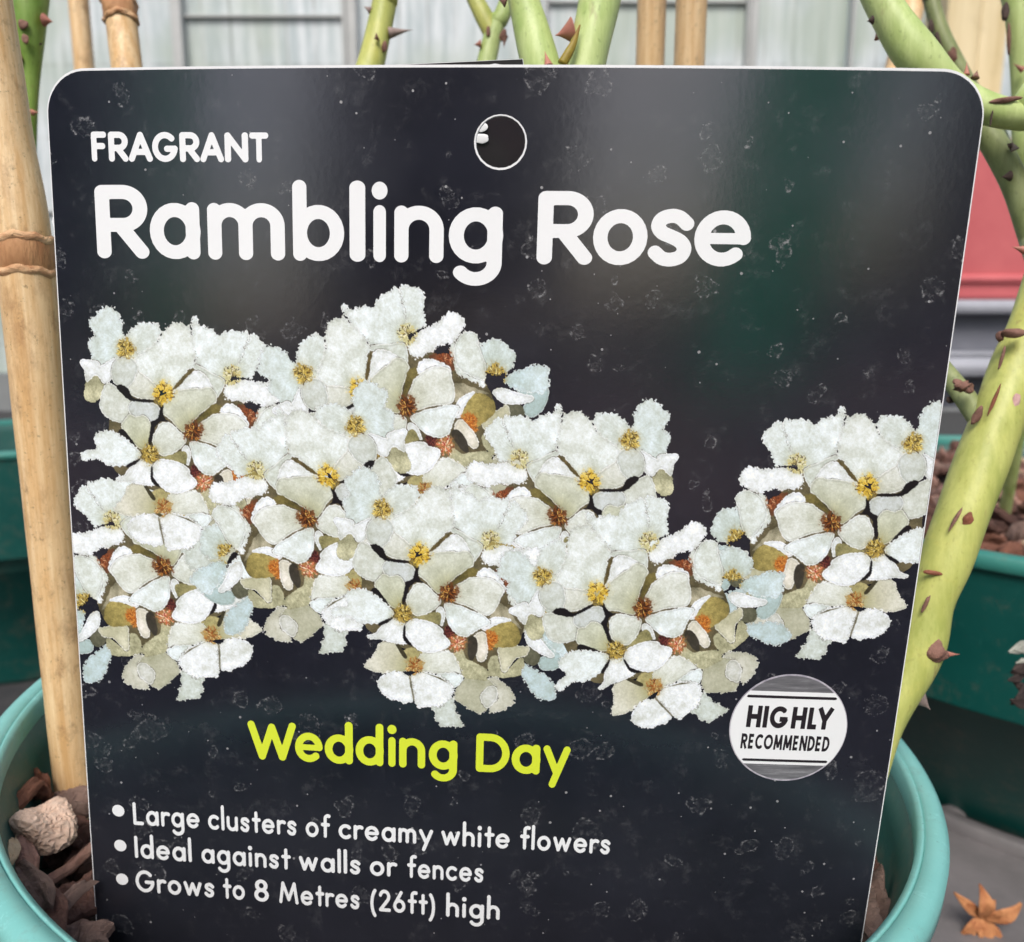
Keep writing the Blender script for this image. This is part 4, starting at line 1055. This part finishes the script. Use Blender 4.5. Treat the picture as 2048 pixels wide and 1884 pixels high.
M_STEML = stem_mat('rose_stem_mossy', lin((132, 160, 72)), lin((92, 130, 40)), lin((104, 112, 24)), 0.8)
M_THORN = simple('thorn_brown_pink', lin((196, 132, 112)), lin((150, 96, 84)), 200, 0.5)
M_THORNG = simple('thorn_grey', lin((164, 146, 138)), lin((122, 102, 96)), 300, 0.6)
M_SCAR = simple('bark_scar', lin((152, 92, 70)), lin((118, 72, 52)), 500, 0.7, 0.5, 900)
M_SCARD = simple('dry_bract', lin((98, 66, 56)), lin((150, 112, 98)), 260, 0.75, 0.6, 700)
M_SPROUT = simple('young_shoot', lin((150, 140, 40)), lin((120, 70, 40)), 140, 0.5)
M_BUD = simple('pale_pink_bud', lin((206, 170, 164)), lin((176, 134, 130)), 300, 0.55)
M_DARKSCAR = simple('black_scar', lin((58, 46, 42)), lin((88, 70, 64)), 300, 0.8, 0.5, 600)
def spike(p, d, length, r, bend=0.0, flat=1.0):
    """curved thorn: broad base, fine tip"""
    d = d.normalized(); side = d.cross(FW).normalized(); pts = []; rr = []
    for k in range(7):
        u = k / 6; pts.append(p + d * (length * u) - side * 0 + Vector((0, 0, -1)) * (bend * length * u * u)); rr.append(max(r * (1 - u) ** 1.25, r * .03))
    return tube(pts, rr, 3, 12)
def patch(p, rx, rz, depth, rot, seed):
    """low oval scar set into the bark, facing the lens"""
    V, F = blob(p + FW * depth * .55, (rx * .70, depth * .65, rz * .78), seed, .30, 3, rot=Euler((0, rot, 0)), grain=.03)
    return V, F
def stem(label, pts, radii, m, thorns=(), patches=(), extra=(), wob=.03, sub=10, top=None, base=()):
    pts, radii = list(pts), list(radii)
    if top == 'first':
        d = (pts[0] - pts[1]).normalized(); pts.insert(0, pts[0] + d * .11 + Vector((0, .01, .02))); radii.insert(0, radii[0] * .8)
        for q in base: pts.append(Vector(q)); radii.append(radii[-1])
    if top == 'first_':
        for q in base: pts.append(Vector(q)); radii.append(radii[-1])
    if top == 'last':
        d = (pts[-1] - pts[-2]).normalized(); pts.append(pts[-1] + d * .11 + Vector((0, .01, .02))); radii.append(radii[-1] * .8)
        for q in base: pts.insert(0, Vector(q)); radii.insert(0, radii[0])
    o = empty('rose_stem', pts[0], label, 'rose stem', 'rose stems')
    V, F = tube(pts, radii, sub, 26, wob); link('stem_shaft', V, F, m, o, True)
    for p, d, ln, r, tm, bd_ in thorns:
        V, F = spike(p, d, ln * .88, r * .8, bd_); link('thorn', V, F, tm, o, True)
    for nm, p, rx, rz, dp, rot, pm, sd_ in patches:
        V, F = patch(p, rx, rz, dp, rot, sd_); link(nm, V, F, pm, o, True)
    for nm, VF, pm in extra: link(nm, *VF, pm, o, True)
    return o
def sr(px, z): return px / 2 / 1600 * z
def dirp(dx, dy, dz=0): return (dx * RT + dy * DN + dz * FW)
z = .150
P = lambda px, py, zz=z: at(px, py, zz)
# thick right stem
pts = [P(1640, 1720, .150), P(1768, 1440, .150), P(1838, 1300), P(1862, 1200), P(1896, 1110), P(1950, 960, .151), P(1996, 834, .152), P(2028, 737, .153), P(2060, 660, .153), P(2092, 550, .154), P(2125, 430, .155)]
rr = [sr(76, z), sr(80, z), sr(90, z), sr(86, z), sr(96, z), sr(100, z), sr(98, z), sr(92, z), sr(86, z), sr(76, z), sr(66, z)]
stem('thick yellow green rose stem with brown scars rising at the right edge of the label', pts, rr, M_STEM,
 thorns=[(P(1880, 1308, z - .001), dirp(1, .02), .0042, .0013, M_THORN, .0), (P(1832, 1392, z), dirp(.75, .62), .0040, .0026, M_THORNG, .1), (P(2050, 500, .152), dirp(-1, -.25), .0030, .0011, M_THORN, 0)],
 patches=[('bud_scar', P(1938, 1039, z - .00455), .0012, .0016, .0008, .1, M_SCAR, 3), ('bud_scar', P(2034, 806, .1475), .0011, .0021, .0009, .15, M_BUD, 4), ('bud_scar', P(1956, 832, .1483), .0011, .0026, .0009, .35, M_SCARD, 5),
  ('bark_crack', P(1990, 800, .1466), .00045, .0034, .0005, .30, M_SCAR, 6), ('bark_crack', P(2006, 715, .1482), .00042, .0026, .0005, .18, M_SCARD, 8), ('bark_crack', P(1912, 1040, z - .0047), .0004, .0034, .0005, .42, M_SCARD, 9), ('ring_scar', P(1866, 1146, z - .0040), .0026, .0005, .0006, .12, M_SCAR, 10),
  ('bark_crack', P(1852, 1210, z - .0046), .0005, .0022, .0005, .35, M_SCARD, 12)],
 extra=[('dead_knot', blob(P(1870, 1304, z - .0030), (.0020, .0018, .0022), 21, .5, 4, grain=.05), M_SCARD), ('dead_knot', blob(P(1926, 772, z + .0005), (.0018, .0014, .0012), 22, .6, 3), M_SCARD), ('dead_knot', blob(P(2030, 665, z - .0022), (.0022, .0014, .0010), 23, .5, 3), M_SCARD), ('dead_knot', blob(P(2000, 672, z - .0010), (.0007, .0008, .0010), 24, .5, 2), M_SCARD)], top='last', base=[(.045, .165, .14)])
# twig off it
stem('short pinkish grey side twig meeting the thick right stem', [P(1850, 690, .163), P(1890, 742, .160), P(1930, 795, .156), P(1968, 850, .152)], [sr(32, .16), sr(36, .16), sr(40, .16), sr(44, .16)], M_STEMD, patches=[('bud_scar', P(1902, 800, .158), .0012, .0008, .0006, .5, M_DARKSCAR, 30)])
# bent stem top right -> horizontal stub
zz = .150
stem('large bright green bent rose stem reaching over the top right corner of the label', [P(1700, -150, .155), P(1735, -70, .154), P(1768, 10, .152), P(1832, 108, .151), P(1900, 175, .151), P(1972, 216, .150), P(2050, 232, .150), P(2130, 236, .150)],
 [sr(66, zz), sr(68, zz), sr(68, zz), sr(80, zz), sr(64, zz), sr(60, zz), sr(56, zz), sr(56, zz)], M_STEMG,
 thorns=[(P(1745, 40, .149), dirp(-1, .2), .0012, .0010, M_DARKSCAR, 0), (P(1933, 150, .151), dirp(.02, -1), .0028, .0008, M_THORN, 0), (P(1950, 156, .151), dirp(.3, -1), .0018, .0010, M_SCARD, 0), (P(1760, 75, .158), dirp(-.3, -1), .0026, .0014, M_THORN, 0)],
 patches=[('dry_bract', P(2012, 198, .1466), .0036, .0006, .0007, -.12, M_SCARD, 31), ('ring_scar', P(1984, 235, .1474), .0002, .0018, .0004, .1, M_DARKSCAR, 32)], top='first', base=[(.175, .175, .245), (.215, .25, .225), (.225, .31, .17)])
stem('dull green rose stem dropping from the bent stem behind the red planter gap', [P(1940, 215, .162), P(1990, 290, .161), P(2030, 370, .161), P(2062, 470, .162), P(2090, 560, .163)], [sr(44, .16), sr(50, .16), sr(50, .16), sr(48, .16), sr(46, .16)], M_STEMD,
 thorns=[(P(2020, 352, .158), dirp(-.8, .1), .0020, .0013, M_DARKSCAR, 0), (P(2030, 300, .157), dirp(-.2, -.6), .0020, .0010, M_THORNG, 0)], patches=[('bud_scar', P(2026, 292, .157), .0013, .0008, .0007, .4, M_DARKSCAR, 40)], base=[(.150, .22, .255), (.195, .285, .17)], top='first_')
stem('grey green rose stem with dark streaks behind the bent stem', [P(1836, -120, .21), P(1862, 0, .21), P(1884, 70, .21), P(1918, 140, .21), P(1960, 210, .21), P(2010, 300, .21)], [sr(28, .21), sr(30, .21), sr(32, .21), sr(34, .21), sr(32, .21), sr(32, .21)], M_STEMD,
 patches=[('dark_streak', P(1864, 50, .208), .0010, .0019, .0007, -.2, M_DARKSCAR, 50), ('dark_streak', P(1879, 80, .2078), .0009, .0028, .0007, -.35, M_DARKSCAR, 51), ('bud_scar', P(1910, 108, .2076), .0017, .0026, .0012, -.4, M_SCARD, 52)], top='first', base=[(.19, .27, .26), (.24, .33, .17)])
stem('green rose stem with a brown scar along its left side at the top right edge', [P(2000, -160, .20), P(2026, -40, .20), P(2040, 60, .20), P(2042, 190, .201), P(2046, 330, .204)], [sr(60, .2), sr(56, .2), sr(46, .2), sr(34, .2), sr(32, .2)], M_STEMG,
 patches=[('brown_scar', P(2014, 22, .1955), .0014, .0032, .0012, .05, M_DARKSCAR, 60), ('brown_scar', P(2020, 78, .1975), .0006, .0046, .0009, -.1, M_SCARD, 61)], thorns=[(P(2046, 140, .1965), dirp(-.9, -.6), .0034, .0010, M_THORN, 0)], top='first', base=[(.155, .24, .27), (.185, .295, .17)])
# top middle group
zz = .165
stem('thorny green rose stem left of the middle above the label', [P(640, 420, .185), P(716, 200, .184), P(742, 128, .184), P(770, 0, .184), P(790, -110, .184)], [sr(56, .184), sr(56, .184), sr(54, .184), sr(47, .184), sr(45, .184)], M_STEM,
 thorns=[(P(778, 66, .183), dirp(1, -.12), .0062, .0016, M_THORNG, -.02), (P(743, 22, .183), dirp(-1, -.6), .0024, .0012, M_THORNG, 0), (P(756, 74, .180), dirp(-.6, .3), .0012, .0012, M_SCARD, 0)],
 patches=[('bud_scar', P(768, 92, .1815), .0009, .0013, .0006, .1, M_SCARD, 70)], top='last', base=[(-.035, .188, .14)])
stem('forked green rose stem with brown buds in the middle above the label', [P(900, 420, .200), P(958, 200, .200), P(976, 110, .200), P(996, 40, .2), P(1040, -60, .2)], [sr(40, .2), sr(38, .2), sr(38, .2), sr(34, .2), sr(32, .2)], M_STEMG,
 thorns=[(P(1010, 72, .197), dirp(-.1, 1), .0034, .0010, M_SCARD, 0), (P(962, 88, .198), dirp(-1, .1), .0020, .0013, M_THORN, 0)],
 patches=[('bud_scar', P(976, 62, .197), .0008, .0016, .0006, 0, M_SCARD, 80), ('bud_scar', P(1006, 68, .197), .0012, .0018, .0008, .3, M_SCARD, 81)],
 extra=[('side_branch', tube([P(985, 70, .2), P(966, 30, .2), P(946, -10, .2), P(920, -70, .2)], [sr(34, .2), sr(36, .2), sr(32, .2), sr(30, .2)], 8, 18, .03), M_STEM)], top='last', base=[(-.005, .200, .14)])
stem('stout pale green rose stem slanting down to the right, middle above the label', [P(1010, -160, .150), P(1036, -40, .150), P(1050, 10, .150), P(1080, 128, .150), P(1110, 240, .151), P(1170, 480, .155)], [sr(58, .15), sr(60, .15), sr(62, .15), sr(78, .15), sr(76, .15), sr(74, .15)], M_STEMG,
 thorns=[(P(1097, 132, .1462), dirp(-.25, -1), .0032, .0011, M_THORN, 0), (P(1012, 4, .148), dirp(-.8, -.3), .0018, .0012, M_SCARD, 0)], top='first', base=[(.012, .180, .14)])
stem('stoutest pale green rose stem, upright, left of the two bamboo canes', [P(1225, -160, .148), P(1205, -40, .148), P(1196, 20, .148), P(1172, 128, .148), P(1150, 240, .149), P(1125, 520, .154)], [sr(82, .148), sr(84, .148), sr(83, .148), sr(80, .148), sr(80, .148), sr(80, .15)], M_STEMG,
 thorns=[(P(1146, 62, .1475), dirp(-1, .25), .0038, .0030, M_THORN, .0)],
 extra=[('young_shoot', tube([P(1124, 128, .1435), P(1138, 104, .1432), P(1148, 84, .1432), P(1160, 50, .1435)], [sr(20, .144), sr(17, .144), sr(12, .144), sr(3, .144)], 6, 12, .15), M_SPROUT)], top='first', base=[(.008, .170, .14)])
stem('mossy dark green rose stem at the top left behind the leaning cane', [P(70, -160, .185), P(62, -30, .185), P(58, 60, .186), P(62, 150, .188), P(60, 230, .19), P(52, 420, .195), P(40, 700, .20)], [sr(70, .185), sr(68, .185), sr(60, .185), sr(34, .188), sr(28, .19), sr(30, .19), sr(34, .2)], M_STEML,
 thorns=[(P(88, 40, .184), dirp(1, .1), .0024, .0018, M_THORN, .1), (P(74, 90, .186), dirp(.9, -.3), .0016, .0010, M_DARKSCAR, 0), (P(64, 225, .188), dirp(1, -.05), .0018, .0010, M_THORN, 0)],
 patches=[('dry_bract', P(42, 46, .1818), .0016, .0013, .0009, .4, M_SCARD, 90), ('dry_bract', P(48, 76, .1822), .0011, .0014, .0008, .1, M_SCARD, 91), ('dry_bract', P(36, 110, .1842), .0010, .0022, .0008, -.2, M_SCARD, 92), ('dry_bract', P(48, 168, .187), .0008, .0010, .0008, 0, M_SCARD, 93)], top='first', base=[tuple(at(78, 930, .203)), tuple(at(170, 1150, .205)), (-.055, .205, .14)])

# ---- second label peeking out behind
bk = empty('plant_label', at(880, 420, .130), 'dark plant label tucked behind the large one, its edge showing above the top', 'plant label')
def quad_plate(name, c, th, m, parent):
    n = (c[1] - c[0]).cross(c[3] - c[0]).normalized(); 
    if n.dot(FW) > 0: n = -n
    v = list(c) + [p - n * th for p in c]
    return link(name, v, [(0, 1, 2, 3), (7, 6, 5, 4), (0, 4, 5, 1), (1, 5, 6, 2), (2, 6, 7, 3), (3, 7, 4, 0)], m, parent), n
zk = .1185
c = [at(690, 134, zk - .0012), at(1046, 117.5, zk), at(1092, 440, zk + .0055), at(690, 440, zk + .0055)]
n0 = (c[1] - c[0]).cross(c[3] - c[0]).normalized(); dd = at(1092, 440, 1) - CAM; c[2] = CAM + dd * ((c[0] - CAM).dot(n0) / dd.dot(n0))
_, n = quad_plate('card_body', c, .0004, M_CARD, bk)
mid = sum(c, Vector((0, 0, 0))) / 4; cf = [p + (mid - p) * .006 + n * 3e-5 for p in c]
v = cf
link('printed_face', cf, [(0, 1, 2, 3)], M_INKDARK, bk)
for (px, py, rx, rz) in ((962, 254, .0011, .00075), (961, 277, .0013, .00072)):
    d = at(px, py, 1) - CAM; p = CAM + d * ((cf[0] + n * 2e-4 - CAM).dot(n) / d.dot(n))
    V, F = blob(p, (rx, .0001, rz), int(px + py), .12, 3); link('white_print', V, F, M_WHITEINK, bk, True)

# ---- dried leaf on the tray
M_LEAF = simple('dry_orange_leaf', lin((206, 146, 98)), lin((156, 92, 56)), 260, 0.7, 0.8, 500)
lf = empty('dried_leaf', on_plane(1972, 1850, Vector((0, 0, tz)), Vector((0, 0, 1)), 0), 'curled orange brown dried leaf lying on the grey tray at the lower right', 'leaf')
lp = Vector(lf['_o'])
def leaflet(a, b, wd, lift):
    V = []; F = []; n = 8
    d = b - a; side = d.cross(FW).normalized()
    for i in range(n + 1):
        u = i / n; hw = wd * (math.sin(math.pi * min(1, u * .9 + .1)) ** 1.15) * (1 - .25 * u) + 0.0002
        c_ = a + d * u - FW * (lift * math.sin(math.pi * u))
        for k, fz in ((-1, .0), (-.5, .5), (0, -.3), (.5, .5), (1, 0)):
            V.append(c_ + side * (hw * k) - FW * (wd * .55 * fz))
    for i in range(n):
        for k in range(4):
            q_ = i * 5 + k; F.append((q_, q_ + 1, q_ + 6, q_ + 5))
    m = len(V); V += [p + FW * .0003 for p in V]; F += [tuple(i + m for i in reversed(q_)) for q_ in F]
    return V, F
zc = (at(1963, 1835, 1) - CAM); lc_ = at(1963, 1835, (lp - CAM).dot(FW) - .004)
zl = (lc_ - CAM).dot(FW)
for (px, py, wd, li) in ((1908, 1785, 11, .001), (1960, 1768, 17, .003), (1990, 1800, 9, .001), (2042, 1806, 16, .003), (1922, 1868, 13, .001), (1945, 1905, 13, 0), (1968, 1910, 12, .001), (2008, 1900, 15, .001)):
    V, F = leaflet(lc_, at(px, py, zl - .002 if py < 1830 else zl + .001), wd / 1600 * zl, li); link('leaf_lobe', V, F, M_LEAF, lf, True)
# ---- shrivelled plant scrap hanging over the right pot
M_WITHER = simple('withered_grey_leaf', lin((176, 178, 168)), lin((120, 118, 108)), 200, 0.8, 0.5, 500)
M_ROOT = simple('withered_black_leaf', lin((42, 34, 32)), lin((70, 56, 52)), 300, 0.8, 0.5, 500)
q = at(2046, 1340, .19)
wl = empty('withered_leaf', q, 'shrivelled grey and black leaf scrap at the right edge beside the dark pot', 'leaf')
rs = random.Random(9)
for k in range(13):
    a = at(2056 + rs.uniform(-10, 8), 1290 + k * 9 + rs.uniform(-14, 14), .188); b = at(2030 + rs.uniform(-16, 14), 1285 + k * 9 + rs.uniform(-22, 26), .186 + rs.uniform(-.002, .003))
    V, F = leaflet(a, b, .0009 + rs.uniform(0, .0008), .0006); link('shrivelled_lobe', V, F, M_WITHER if k < 5 else M_ROOT, wl, True)
V, F = tube([at(2062, 1300, .188), at(2060, 1360, .188), at(2058, 1420, .19), at(2075, 1700, .20)], [.0007, .0009, .0007, .0006], 5, 8); link('dry_stalk', V, F, M_ROOT, wl, True)

# ================================================================== unseen helpers added behind the camera to shape the reflections in the glossy label
M_PALEW = simple('added_wall_pale', (0.72, 0.71, 0.69), (0.62, 0.61, 0.60), 3, 0.8)
M_DARKB = simple('added_dark_boards', (0.020, 0.019, 0.022), (0.030, 0.027, 0.030), 6, 0.7)
v, f = box(-4.5, 4.5, -2.55, -2.45, 0, .22)
tag(bevelled(link('added_low_wall', v, f, M_PALEW, None, False, (0, -2.5, 0)), .01), 'low pale wall added behind the camera to put soft grey in the label gloss', 'wall')  # invented wall, only there for the low grey in the label's reflection
def screen(x0, x1, h, label, y=-1.62):  # boards added out of view to block bright sky from the label's reflection
    o = empty('added_board_screen', ((x0 + x1) / 2, y, 0), label, 'screen', 'dark screens added for the label reflection'); n = max(3, int((x1 - x0) / .12)); w_ = (x1 - x0) / n
    for i in range(n):
        v, f = box(x0 + i * w_ + .002, x0 + (i + 1) * w_ - .002, y, y + .022, .30, h - .02 * ((i * 7) % 3)); bevelled(link('board', v, f, M_DARKB, o), .003)
    for z in (.42, h * .6, h - .15):
        v, f = box(x0, x1, y - .03, y - .0005, z - .03, z + .03); link('batten', v, f, M_DARKB, o)
    for x in (x0 + .04, x1 - .04):
        v, f = box(x - .03, x + .03, y - .09, y - .031, 0, h - .05); link('post', v, f, M_DARKB, o)
screen(-.86, -.13, 1.45, 'wide dark board screen added behind the camera to darken the middle of the label gloss')  # added stand-in for the photographer's dark reflection
screen(-2.5, -1.60, 1.45, 'dark board screen added behind the camera to darken the left edge of the label gloss')
screen(.80, 1.9, 1.3, 'dark board screen added behind the camera to darken the right edge of the label gloss')
t = NT('added_net_green'); df = t.n('ShaderNodeBsdfDiffuse'); tl = t.n('ShaderNodeBsdfTranslucent'); mx = t.n('ShaderNodeMixShader')
df.inputs[0].default_value = (0.03, 0.38, 0.22, 1); tl.inputs[0].default_value = (0.03, 0.55, 0.32, 1); mx.inputs[0].default_value = 0.65
out_ = [x for x in t.t.nodes if x.type == 'OUTPUT_MATERIAL'][0]
t.l(df.outputs[0], mx.inputs[1]); t.l(tl.outputs[0], mx.inputs[2]); t.l(mx.outputs[0], out_.inputs[0]); t.t.nodes.remove(t.b); M_NET = t.m
M_POLE = simple('net_pole', (0.12, 0.11, 0.10), (0.09, 0.08, 0.08), 30, 0.6)
def added_green_net(x0, x1, h, lean, label, seed, y=-1.5):  # invented translucent sheet, added out of view to put green in the label's reflection
    o = empty('added_green_net', ((x0 + x1) / 2, y, 0), label, 'shade net', 'green nets added for the label reflection'); nx, nz = 24, 14; V = []; F = []
    for j in range(nz + 1):
        for i in range(nx + 1):
            u, v_ = i / nx, j / nz; z = .06 + v_ * (h - .06)
            V.append(Vector((x0 + (x1 - x0) * u * (1 - .12 * math.sin(v_ * 3 + seed)) + lean * v_ * h, y + .02 * math.sin(u * 21 + seed) + .01 * math.sin(u * 43 + v_ * 4), z)))
    for j in range(nz):
        for i in range(nx): a = j * (nx + 1) + i; F.append((a, a + 1, a + nx + 2, a + nx + 1))
    link('net', V, F, M_NET, o, True)
    for x in (x0, x1):
        V, F = tube([Vector((x, y + .035, 0)), Vector((x + lean * h * .5, y + .035, h * .5)), Vector((x + lean * h, y + .035, h + .02))], [.008, .008, .008], 3, 10); link('pole', V, F, M_POLE, o, True)
added_green_net(.20, .47, 1.1, .10, 'leaning green net added behind the camera to tint the upper right of the label gloss', 3)
added_green_net(-1.36, -1.20, 1.3, 0.0, 'narrow green net added behind the camera to tint the upper left of the label gloss', 5)
M_BROWNGROUND = simple('added_ground_brown', (0.30, 0.195, 0.185), (0.22, 0.15, 0.145), 9, 0.9)
v, f = box(-6, 6, -12, -.55, .0005, .004); tag(link('added_brown_ground', v, f, M_BROWNGROUND), kind='structure')  # brown ground strip added behind the camera to warm the label's reflection
for o in bpy.data.objects:
    if '_o' in o: del o['_o']
